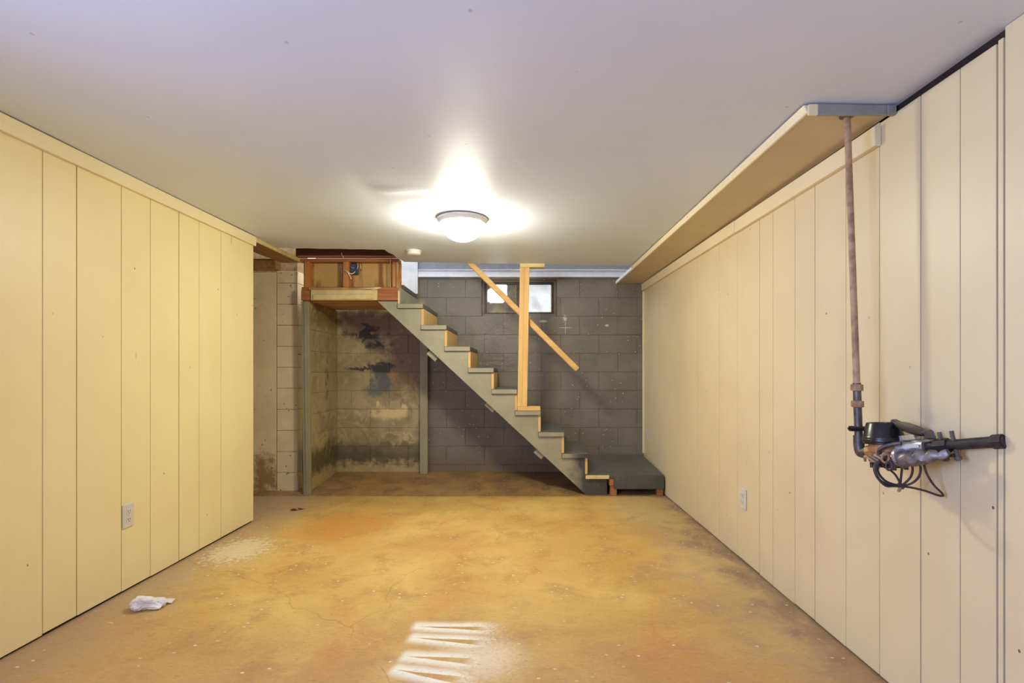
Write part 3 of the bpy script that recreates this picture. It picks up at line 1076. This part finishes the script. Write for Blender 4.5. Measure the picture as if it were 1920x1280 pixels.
# handrail
hr = thing('handrail', 'loose pine handrail slanting down behind the post', 'handrail', (0.1, YF + 0.05, 1.6))
a, b = P(872, 484, YF + 0.04), P(1083, 693, YF + 0.04)
d = (b - a).normalized()
nrm = Vector((-d.z, 0, d.x))
hw = 0.024
q = [a - nrm * hw, b - nrm * hw, b + nrm * hw, a + nrm * hw]
part('rail', MB().prism_y([(p.x, p.z) for p in q], YF + 0.0205, YF + 0.058), 'pine_x', hr, 0.006)

# post under the stair
up = thing('under_stair_post', 'olive painted square post against the stained wall under the stair', 'post', (-1.0, 5.22, 0.05))
part('post', MB().box(-1.014, -0.934, 5.205, 5.245, 0.0525, 1.40), 'olive_post', up, 0.003)
part('foot', MB().box(-1.012, -0.936, 5.200, 5.2045, 0.050, 0.085), 'olive_post', up, 0.003)

# leaning jamb board left of the recess
jb = thing('jamb_board', 'tall olive painted board leaning at the left of the recess', 'board', (-1.9, 4.58, 0.0))
part('board', MB().hexa([(-1.918, 4.555, 0.0), (-1.857, 4.555, 0.0), (-1.857, 4.595, 0.0), (-1.918, 4.595, 0.0),
                         (-1.938, 4.555, 1.712), (-1.872, 4.555, 1.712), (-1.872, 4.595, 1.712), (-1.938, 4.595, 1.712)]), 'olive_post', jb, 0.002)
part('edge_strip', MB().hexa([(-1.893, 4.549, 0.0), (-1.884, 4.549, 0.0), (-1.884, 4.5545, 0.0), (-1.893, 4.5545, 0.0),
                              (-1.910, 4.549, 1.712), (-1.901, 4.549, 1.712), (-1.901, 4.5545, 1.712), (-1.910, 4.5545, 1.712)]), 'olive_post', jb, 0.001)

# ------------------------------------------------------------------ stud wall in the torn opening
sw = thing('stud_wall', 'short exposed stud wall with reddish timbers above the recess', 'framing', (-1.5, 4.6, 1.715))
part('header_joist', MB().box(-1.97, -1.07, 4.52, 4.56, 2.092, 2.29), 'dark_joist', sw, 0.002)
part('joist_lip', MB().box(-1.95, -1.075, 4.512, 4.5195, 2.092, 2.108), 'red_wood_x', sw, 0.001)
part('top_plate', MB().box(-1.95, -1.075, 4.5605, 4.66, 2.062, 2.0915), 'red_wood_x', sw, 0.002)
for (x0, x1) in ((-1.905, -1.870), (-1.565, -1.515), (-1.128, -1.094)):
    part('stud', MB().box(x0, x1, 4.55, 4.638, 1.836, 2.0615), 'red_wood_z', sw, 0.002)
part('thin_strip', MB().box(-1.150, -1.142, 4.545, 4.553, 1.836, 2.0915), 'raw_board', sw, 0.001)
part('backing_panel', MB().box(-1.95, -1.07, 4.6405, 4.652, 1.836, 2.0615), 'panel_back', sw)
part('bottom_plate', MB().box(-1.93, -1.075, 4.545, 4.66, 1.804, 1.8355), 'red_wood_x', sw, 0.003)
part('header_board', MB().box(-1.93, -1.075, 4.535, 4.61, 1.716, 1.8035), 'red_wood_x', sw, 0.002)
part('painted_board', MB().box(-1.838, -1.255, 4.522, 4.5345, 1.716, 1.806), 'cream_wood', sw, 0.0015)
part('moulding', MB().box(-1.815, -1.285, 4.510, 4.5215, 1.722, 1.766), 'cream_wood', sw, 0.003)
part('plate_face', MB().box(-1.86, -1.30, 4.530, 4.5445, 1.8065, 1.829), 'raw_board', sw, 0.002)
part('corner_trim', MB().box(-1.090, -1.070, 4.530, 4.5445, 1.825, 2.054), 'raw_board', sw, 0.0015)
part('corner_trim', MB().box(-1.0745, -1.0575, 4.522, 4.5355, 1.655, 1.80), 'cream_wood', sw, 0.0015)
part('paper_shred', MB().prism_y([(-1.42, 1.822), (-1.29, 1.829), (-1.23, 1.832), (-1.215, 1.822), (-1.26, 1.812), (-1.285, 1.803), (-1.31, 1.815)], 4.524, 4.528), 'torn_paper', sw)
part('paper_shred', MB().prism_y([(-1.625, 2.035), (-1.60, 2.045), (-1.598, 1.94), (-1.607, 1.90), (-1.612, 2.01)], 4.634, 4.6395), 'torn_paper', sw)

# box and wires on the middle stud
eb = thing('electrical_box', 'small blue electrical box with cut cream wires beside a stud', 'electrical box', (-1.48, 4.60, 1.95))
part('box', MB().box(-1.5145, -1.452, 4.585, 4.639, 1.955, 2.052), 'blue_box', eb, 0.006)
part('cover_rim', MB().box(-1.508, -1.458, 4.580, 4.5845, 1.962, 2.045), 'blue_box', eb, 0.002)
W0 = 4.56
part('wire', MB().tube(spline([(-1.556, 4.546, 1.985), (-1.53, 4.535, 1.975), (-1.50, 4.55, 1.955), (-1.475, 4.56, 1.96), (-1.468, 4.575, 1.978)]), 0.0045, 8), 'cream_wire', eb, smooth=True)
part('wire', MB().tube(spline([(-1.527, 4.534, 1.972), (-1.512, 4.532, 1.955), (-1.497, 4.54, 1.925), (-1.490, 4.545, 1.905)]), 0.005, 8), 'cream_wire', eb, smooth=True)
part('wire', MB().tube(spline([(-1.505, 4.5745, 2.02), (-1.49, 4.57, 2.012), (-1.47, 4.573, 2.010)]), 0.002, 6), 'cream_wire', eb, smooth=True)
part('wire', MB().tube(spline([(-1.447, 4.58, 2.05), (-1.440, 4.57, 2.025), (-1.446, 4.575, 2.0)]), 0.0035, 6), 'cream_wire', eb, smooth=True)
part('wire', MB().tube(spline([(-1.426, 4.60, 2.05), (-1.421, 4.59, 2.03), (-1.424, 4.60, 2.008)]), 0.003, 6), 'cream_wire', eb, smooth=True)
part('wire', MB().tube(spline([(-1.560, 4.508, 2.13), (-1.562, 4.506, 2.115), (-1.553, 4.507, 2.10), (-1.55, 4.52, 2.088)]), 0.003, 6), 'cream_wire', eb, smooth=True)

# upper landing floor seen from below
uf = thing('upper_landing_floor', 'brown floor planks with nails poking through above the recess', 'floor planks', (-1.5, 4.95, 1.716))
y = 4.612
k = 0
while y < YB - 0.03:
    y2 = min(y + 0.115, YB - 0.012)
    part('plank', MB().box(-1.95, -1.075, y + 0.002, y2, 1.716 + 0.002 * (k % 2), 1.738), 'underside_x', uf, 0.002)
    y = y2
    k += 1
for i, u in enumerate((653, 669, 685, 702, 718)):
    c = P(u, 573, 4.95)
    part('nail', MB().tube([(c.x + 0.004, c.y, 1.718), (c.x - 0.003, c.y, 1.652 + 0.005 * (i % 2))], 0.0026, 6), 'nail_steel', uf)

# ------------------------------------------------------------------ ceiling lamp and detector
LX, LY = -0.358, 3.20
LZ = ZC(LX)
lp = thing('ceiling_lamp', 'lit white glass dome ceiling lamp with nickel ring', 'ceiling lamp', (LX, LY, LZ))
T = Matrix.Translation((LX, LY, LZ))
part('canopy_ring', MB().lathe([(0.02, -0.001), (0.146, -0.001), (0.156, -0.006), (0.157, -0.014), (0.150, -0.020), (0.146, -0.030), (0.140, -0.036), (0.132, -0.036), (0.130, -0.022), (0.02, -0.020)], T, 48),
     'brushed_nickel', lp, smooth=True)
prof = [(0.129, -0.030)]
for k in range(1, 13):
    th = k / 12 * math.pi / 2
    prof.append((0.129 * math.cos(th) ** 0.9 if k < 12 else 0.0, -0.030 - 0.112 * math.sin(th)))
part('glass_dome', MB().lathe(prof, T, 48), 'glow', lp, smooth=True)
part('clip', MB().box(LX - 0.147, LX - 0.127, LY - 0.006, LY + 0.006, LZ - 0.044, LZ - 0.034), 'brushed_nickel', lp, 0.001)
part('clip', MB().box(LX + 0.127, LX + 0.147, LY - 0.006, LY + 0.006, LZ - 0.044, LZ - 0.034), 'brushed_nickel', lp, 0.001)

dx, dy = (776 - CU) * 4.10 / F, 4.10
sd = thing('smoke_detector', 'small round white smoke detector on the ceiling by the torn edge', 'smoke detector', (dx, dy, ZC(dx)))
T = Matrix.Translation((dx, dy, ZC(dx)))
part('base', MB().lathe([(0, -0.0005), (0.060, -0.0005), (0.060, -0.010), (0, -0.010)], T, 36), 'plastic_white', sd, smooth=True)
part('cover', MB().lathe([(0, -0.0102), (0.055, -0.0102), (0.054, -0.030), (0.046, -0.037), (0.0, -0.038)], T, 36), 'plastic_white', sd, smooth=True)

# ------------------------------------------------------------------ outlets
def outlet(label, x, y, z, side, detail=True):
    o = thing('wall_outlet', label, 'outlet', (x, y, z))
    s = side    # +1: plate faces +X
    def bx(d0, d1, y0, y1, z0, z1):
        a, b = sorted((x + s * d0, x + s * d1))
        return MB().box(a, b, y + y0, y + y1, z + z0, z + z1)
    part('plate', bx(0.0005, 0.008, -0.036, 0.036, -0.058, 0.058), 'plastic_white', o, 0.0025)
    if detail:
        for dz in (-0.02, 0.02):
            f = part('socket', bx(0.0082, 0.0098, -0.0165, 0.0165, dz - 0.014, dz + 0.014), 'plastic_white', o, 0.0008)
            for (a, b) in ((-0.008, -0.0055), (0.0055, 0.008)):
                part('slot', bx(0.0099, 0.0103, a, b, dz - 0.002, dz + 0.007), 'slot_dark', f)
            part('ground_hole', bx(0.0099, 0.0103, -0.002, 0.002, dz - 0.010, dz - 0.006), 'slot_dark', f)
        part('screw', bx(0.0082, 0.0092, -0.002, 0.002, -0.002, 0.002), 'nail_steel', o)
    return o


yo = 2.565
outlet('white duplex outlet low on the left panelled wall', XL(yo), yo, CH - (966 - CV) * yo / F, 1)
yo = F * XR(3) / (1395 - CU)
outlet('white duplex outlet low on the right panelled wall', XR(yo), yo, CH - (935 - CV) * yo / F, -1)
yo = F * XR(5) / (1213 - CU)
outlet('small white outlet beyond the landing by the block wall', XR(yo), yo - 0.02, CH - (813 - CV) * yo / F, -1)

# ------------------------------------------------------------------ water pipe and meter by the right wall
PX, PY = 1.150, 1.800
zt = ZS - 0.001
e0 = P(1611, 845, 1.755)
pp = thing('water_pipe', 'rusty vertical water pipe hanging from the soffit', 'pipe', (PX, PY, 0.82))
base = Vector((e0.x, e0.y, e0.z))
top = Vector((PX - 0.006, PY, zt))
def along(t):
    return base.lerp(top, t)
part('pipe', MB().tube([along(0.20), along(0.6), along(1.0)], 0.0105, 14), 'rust_pipe', pp, smooth=True)
part('lower_pipe', MB().tube([along(0.03), along(0.199)], 0.0125, 14), 'grey_iron', pp, smooth=True)
part('ceiling_flange', MB().lathe([(0.011, 0), (0.024, 0), (0.024, -0.005), (0.011, -0.007)], Matrix.Translation(top), 20), 'grey_iron', pp, smooth=True)
for t in (0.137, 0.185):
    c = along(t)
    part('coupling_nut', MB().lathe([(0.012, -0.012), (0.0195, -0.010), (0.0195, 0.010), (0.012, 0.012)], Matrix.Translation(c), 8), 'rust_pipe', pp)
c = along(0.065)
cl = part('ground_clamp', MB().box(c.x - 0.024, c.x + 0.030, c.y - 0.019, c.y + 0.019, c.z - 0.007, c.z + 0.007), 'dark_iron', pp, 0.003)
part('bolt', MB().tube([(c.x - 0.045, c.y - 0.016, c.z + 0.002), (c.x + 0.050, c.y - 0.016, c.z - 0.002)], 0.0042, 8), 'dark_iron', cl)
part('bolt_head', MB().tube([(c.x - 0.040, c.y - 0.016, c.z + 0.002), (c.x - 0.028, c.y - 0.016, c.z + 0.002)], 0.010, 6), 'dark_iron', cl)

# frame of the meter: a along the pipe run to the wall, w across, n upward
m0 = Vector((e0.x, e0.y, 0.822))
m1 = Vector((XR(1.37) - 0.002, 1.368, 0.912))
A = (m1 - m0).normalized()
LEN = (m1 - m0).length
Wd = A.cross(Vector((0, 0, 1))).normalized()
Nn = Wd.cross(A).normalized()
Wd = -Wd                                           # positive towards the wall


def mp(t, s=0.0, n=0.0):
    """t metres along, s across, n up"""
    return m0 + A * t + Wd * s + Nn * n


def frame(t, s=0.0, n=0.0, tilt=0.0):
    o = mp(t, s, n)
    R = Matrix((A, Wd * -1, Nn)).transposed().to_4x4()
    # keep the turning axis nearer to the vertical than the pipe run
    Z = (Nn * 0.35 + Vector((0, 0, 1)) * 0.65).normalized()
    X = (A - Z * A.dot(Z)).normalized()
    Yv = Z.cross(X)
    R = Matrix((X, Yv, Z)).transposed().to_4x4()
    return Matrix.Translation(o) @ R @ Matrix.Rotation(tilt, 4, 'Y')


part('elbow', MB().tube(spline([along(0.045), along(0.0) + Vector((0, 0, 0.012)), mp(0.008, 0, -0.004), mp(0.030)], 6), 0.0165, 14), 'grey_iron', pp, smooth=True)

wm = thing('water_meter', 'bronze water meter with black register and raised lid by the right wall', 'water meter', tuple(mp(0.10)))
part('inlet_nut', MB().tube([mp(0.0305), mp(0.052)], 0.019, 8), 'bronze', wm)
Tm = frame(0.098, 0, -0.006)
part('body', MB().lathe([(0, -0.040), (0.030, -0.040), (0.046, -0.034), (0.050, -0.022), (0.0505, -0.002), (0.053, 0.0), (0.053, 0.012), (0.050, 0.026), (0.0, 0.026)], Tm, 32), 'bronze', wm, smooth=True)
part('base_plate', MB().lathe([(0, -0.047), (0.047, -0.047), (0.049, -0.0405), (0, -0.0405)], Tm, 32), 'dark_iron', wm, smooth=True)
for k in range(6):
    th = k * math.pi / 3 + 0.4
    q = Tm @ Vector((0.044 * math.cos(th), 0.044 * math.sin(th), 0))
    a = Tm @ Vector((0.046 * math.cos(th), 0.046 * math.sin(th), -0.054))
    b = Tm @ Vector((0.046 * math.cos(th), 0.046 * math.sin(th), -0.036))
    part('base_bolt', MB().tube([a, b], 0.0062, 6), 'grey_iron', wm)
Tr = frame(0.092, 0, 0.020)
rg = part('register', MB().lathe([(0, 0.0005), (0.058, 0.0005), (0.0595, 0.020), (0.0575, 0.024), (0.056, 0.027), (0.046, 0.066), (0.0435, 0.069), (0.039, 0.068), (0.038, 0.060), (0, 0.060)], Tr, 40), 'black_plastic', wm, smooth=True)
part('register_band', MB().lathe([(0.0592, 0.006), (0.0602, 0.008), (0.0602, 0.015), (0.0592, 0.017)], Tr, 40), 'black_plastic', rg, smooth=True)
Th = Tr @ Matrix.Translation((0.040, 0.0, 0.070)) @ Matrix.Rotation(math.radians(26), 4, 'Y')
part('lid', MB().lathe([(0, 0), (0.040, 0), (0.045, 0.003), (0.045, 0.007), (0.040, 0.009), (0, 0.0095)], Th @ Matrix.Translation((0.052, 0, 0)), 36), 'black_plastic', wm, smooth=True)
b0 = MB()
b0.hexa([Th @ Vector(p) for p in ((-0.008, -0.012, -0.002), (0.014, -0.012, -0.002), (0.014, 0.012, -0.002), (-0.008, 0.012, -0.002),
                                  (-0.008, -0.012, 0.008), (0.014, -0.012, 0.008), (0.014, 0.012, 0.008), (-0.008, 0.012, 0.008))])
part('lid_hinge', b0, 'grey_iron', wm, 0.002)
part('outlet_neck', MB().tube([mp(0.145), mp(0.165), mp(0.185), mp(0.190), mp(0.222)], [0.030, 0.024, 0.022, 0.026, 0.026], 16), 'bright_metal', wm, smooth=True)
tg = MB()
for p in ((0.166, 0.0272, 0.000), (0.216, 0.0272, 0.000), (0.216, 0.0282, 0.000), (0.166, 0.0282, 0.000),
          (0.166, 0.0272, 0.012), (0.216, 0.0272, 0.012), (0.216, 0.0282, 0.012), (0.166, 0.0282, 0.012)):
    tg.v.append(tuple(mp(p[0], -p[1], p[2])))
for q in ((3, 2, 1, 0), (4, 5, 6, 7), (0, 1, 5, 4), (1, 2, 6, 5), (2, 3, 7, 6), (3, 0, 4, 7)):
    tg.face(q)
part('tag_plate', tg, 'plastic_white', wm)
part('sensor_block', MB().hexa([mp(0.135, -0.012, 0.024), mp(0.200, -0.012, 0.024), mp(0.200, 0.014, 0.024), mp(0.135, 0.014, 0.024),
                                mp(0.137, -0.010, 0.040), mp(0.198, -0.010, 0.044), mp(0.198, 0.012, 0.044), mp(0.137, 0.012, 0.040)]), 'bright_metal', wm, 0.002)
part('sensor_lead', MB().tube([mp(0.125, -0.016, 0.030), mp(0.140, -0.018, 0.030)], 0.008, 10), 'rust_pipe', wm, smooth=True)

# crimped saddle and cable bundle in front of the meter
sb = thing('cable_bundle', 'crumpled foil wrapped cable splice strapped below the meter', 'cable', tuple(mp(0.2, -0.03, -0.02)))
mb = MB()
pts, rs = [], []
for k in range(22):
    t = k / 21
    pts.append(mp(0.085 + 0.215 * t, -0.040 - 0.008 * math.sin(t * 3.1), -0.022 - 0.010 * math.sin(t * 3.14) + 0.004 * math.sin(k * 1.9)))
    rs.append(0.010 + 0.013 * math.sin(math.pi * min(1, 0.12 + t * 0.9)) + 0.001 * math.sin(k * 2.3))
mb.tube(pts, rs, 14)
for i in range(len(mb.v)):
    v = Vector(mb.v[i])
    mb.v[i] = tuple(v + Vector((1, 1, 1)) * 0.005 * mnoise.noise(v * 75))
part('foil_wrap', mb, 'foil', sb, smooth=True)
part('band', MB().tube([mp(0.160, -0.046, -0.024), mp(0.168, -0.046, -0.024)], 0.028, 14), 'bright_metal', sb, smooth=True)
for k in range(5):
    t = 0.070 + k * 0.017
    part('jumper_strand', MB().tube(spline([mp(t - 0.015, -0.052, -0.030), mp(t, -0.066, -0.016), mp(t + 0.020, -0.064, -0.030), mp(t + 0.03, -0.052, -0.042)]), 0.0042, 8), 'foil' if k % 2 else 'rust_pipe', sb, smooth=True)
part('top_strand', MB().tube(spline([mp(0.115, -0.064, -0.014), mp(0.125, -0.066, 0.004), mp(0.15, -0.052, 0.014), mp(0.178, -0.044, 0.016)]), 0.0065, 8), 'grey_iron', sb, smooth=True)

# pipe from the meter into the wall
wp = thing('wall_pipe', 'dark iron pipe running from the meter into the right wall', 'pipe', tuple(mp(0.3)))
part('pipe', MB().tube([mp(0.2225), mp(0.262), mp(0.30), mp(LEN - 0.001)], [0.015, 0.018, 0.0155, 0.0155], 16), 'dark_iron', wp, smooth=True)
part('union_nut', MB().tube([mp(0.246), mp(0.282)], 0.0215, 8), 'dark_iron', wp)
part('end_nut', MB().tube([mp(LEN - 0.028), mp(LEN - 0.003)], 0.0195, 8), 'dark_iron', wp)
fl_ = part('strap', MB().hexa([mp(0.268, -0.014, -0.034), mp(0.296, -0.014, -0.034), mp(0.296, 0.014, -0.034), mp(0.268, 0.014, -0.034),
                               mp(0.268, -0.014, -0.024), mp(0.296, -0.014, -0.024), mp(0.296, 0.014, -0.024), mp(0.268, 0.014, -0.024)]), 'dark_iron', wp, 0.002)
for t in (0.266, 0.299):
    part('strap_bolt', MB().tube([mp(t, -0.004, -0.046), mp(t, -0.004, 0.040)], 0.0055, 8), 'grey_iron', fl_)
    part('strap_nut', MB().tube([mp(t, -0.004, -0.043), mp(t, -0.004, -0.034)], 0.0095, 6), 'grey_iron', fl_)
hv = MB()
hv.hexa([mp(0.222, -0.006, 0.022), mp(0.252, -0.006, 0.020), mp(0.252, 0.006, 0.020), mp(0.222, 0.006, 0.022),
         mp(0.214, -0.006, 0.046), mp(0.246, -0.006, 0.050), mp(0.246, 0.006, 0.050), mp(0.214, 0.006, 0.046)])
part('valve_tab', hv, 'grey_iron', wp, 0.004)

# coil of wire below
cw = thing('wire_coil', 'tied coil of thin brown wire hanging under the water meter', 'wire', tuple(P(1688, 912, 1.60)))
def wire(pix, r=0.0033, mat='brown_wire', nm='strand'):
    part(nm, MB().tube(spline([P(u, v, y) for (u, v, y) in pix], 8), r, 8), mat, cw, smooth=True)
KN = (1688, 911, 1.600)
wire([(1660, 862, 1.60), (1643, 868, 1.60), (1640, 882, 1.60), (1650, 900, 1.595), (1668, 909, 1.597), KN], 0.0042, 'dark_wire')
wire([(1655, 864, 1.61), (1645, 872, 1.615), (1648, 888, 1.615), (1663, 903, 1.61), KN], 0.0036, 'dark_wire')
wire([(1648, 866, 1.59), (1640, 876, 1.585), (1644, 893, 1.585), (1660, 910, 1.59), (1676, 911, 1.595), KN], 0.0036, 'dark_wire')
wire([(1668, 880, 1.60), (1678, 889, 1.60), (1686, 902, 1.60), KN])
wire([(1692, 862, 1.59), (1691, 880, 1.59), (1689, 898, 1.595), KN])
wire([(1705, 862, 1.58), (1711, 876, 1.575), (1708, 893, 1.58), (1697, 905, 1.59), KN])
wire([(1720, 864, 1.57), (1726, 876, 1.565), (1723, 893, 1.57), (1709, 906, 1.585), KN])
wire([(1732, 868, 1.55), (1737, 886, 1.55), (1750, 908, 1.55), (1766, 924, 1.55), (1767, 929, 1.55), (1758, 928, 1.552), (1735, 920, 1.57), (1710, 914, 1.585), KN])
wire([KN, (1687, 917, 1.595), (1684, 921, 1.595)], 0.0048, 'rust_pipe', 'tie_end')
kn = MB().tube([P(1683, 909, 1.6), P(1694, 913, 1.597)], 0.0075, 8)
part('tie', kn, 'dark_wire', cw, smooth=True)
for k, (cx, cy, rr) in enumerate(((1663, 866, 11), (1660, 858, 9), (1667, 873, 8))):
    ring = []
    for j in range(19):
        th = 2 * math.pi * j / 18
        ring.append(P(cx + rr * 0.75 * math.cos(th + k), cy + rr * math.sin(th + k), 1.598 - 0.008 * k + 0.006 * math.sin(th)))
    part('loop', MB().tube(ring, 0.0034, 8, cap=False), 'rust_pipe' if k == 1 else 'brown_wire', cw, smooth=True)

# ------------------------------------------------------------------ litter
cx, cy = -1.735, 2.375
ti = thing('crumpled_tissue', 'crumpled white tissue on the floor near the left wall', 'tissue', (cx, cy, 0))
bm = bmesh.new()
bmesh.ops.create_icosphere(bm, subdivisions=4, radius=1.0)
for v in bm.verts:
    p = v.co.copy()
    r = 1 + 0.55 * mnoise.noise(p * 1.7 + Vector((3, 1, 7))) + 0.28 * abs(mnoise.noise(p * 4.1)) - 0.12 * abs(mnoise.noise(p * 8))
    q = Vector((p.x * 0.055 * r, p.y * 0.04 * r, p.z * 0.030 * r + 0.024))
    if p.x > 0.3:
        q.x += 0.035 * (p.x - 0.3) * 1.4
        q.y += 0.02 * (p.x - 0.3)
        q.z -= 0.006 * (p.x - 0.3)
    q.z = max(q.z, 0.0008 + 0.0015 * abs(mnoise.noise(p * 3)))
    v.co = q
me = bpy.data.meshes.new('paper')
bm.to_mesh(me)
bm.free()
put('paper', me, 'tissue', ti, (cx, cy, 0))
mb = MB()
nseg = 10
for i in range(nseg + 1):
    for j in range(4):
        t = i / nseg
        x = cx + 0.02 + 0.075 * t
        y = cy + 0.018 + 0.012 * j + 0.03 * t
        z = 0.004 + 0.020 * abs(math.sin(3.1 * t + j * 0.9)) * (1 - 0.5 * t)
        mb.v.append((x, y, z))
for i in range(nseg):
    for j in range(3):
        a = i * 4 + j
        mb.face((a, a + 1, a + 5, a + 4))
fo = part('folded_flap', mb, 'tissue', ti, smooth=True)
md = fo.modifiers.new('thick', 'SOLIDIFY')
md.thickness = 0.0012

for k, (u, v, sc, lab) in enumerate(((551, 957, 1.0, 'curled brown dead leaf on the floor before the passage, left one'),
                                     (563, 955, 0.8, 'curled brown dead leaf on the floor before the passage, right one'))):
    Y = F * CH / (v - CV)
    X = (u - CU) * Y / F
    lf = thing('dead_leaf', lab, 'leaf', (X, Y, 0), 'dead leaves on the floor')
    mb = MB()
    for i in range(7):
        t = i / 6
        wdt = 0.018 * sc * math.sin(math.pi * min(0.97, max(0.03, t)))
        for s in (-1, 0, 1):
            mb.v.append((X + (t - 0.5) * 0.05 * sc, Y + s * wdt, 0.002 + 0.012 * sc * (abs(s) * 0.8 + 0.5 * math.sin(t * 5 + k))
                         * (0.6 + 0.4 * t) if True else 0))
    for i in range(6):
        for j in range(2):
            a = i * 3 + j
            mb.face((a, a + 1, a + 4, a + 3))
    for i in range(len(mb.v)):
        q = mb.v[i]
        mb.v[i] = (q[0], q[1], max(q[2], 0.0012))
    o = part('blade', mb, 'leaf_brown', lf, smooth=True)
    md = o.modifiers.new('thick', 'SOLIDIFY')
    md.thickness = 0.0008
    part('stem', MB().tube([(X + 0.02 * sc, Y, 0.003), (X + 0.045 * sc, Y + 0.008, 0.004)], 0.001, 5), 'leaf_brown', lf)
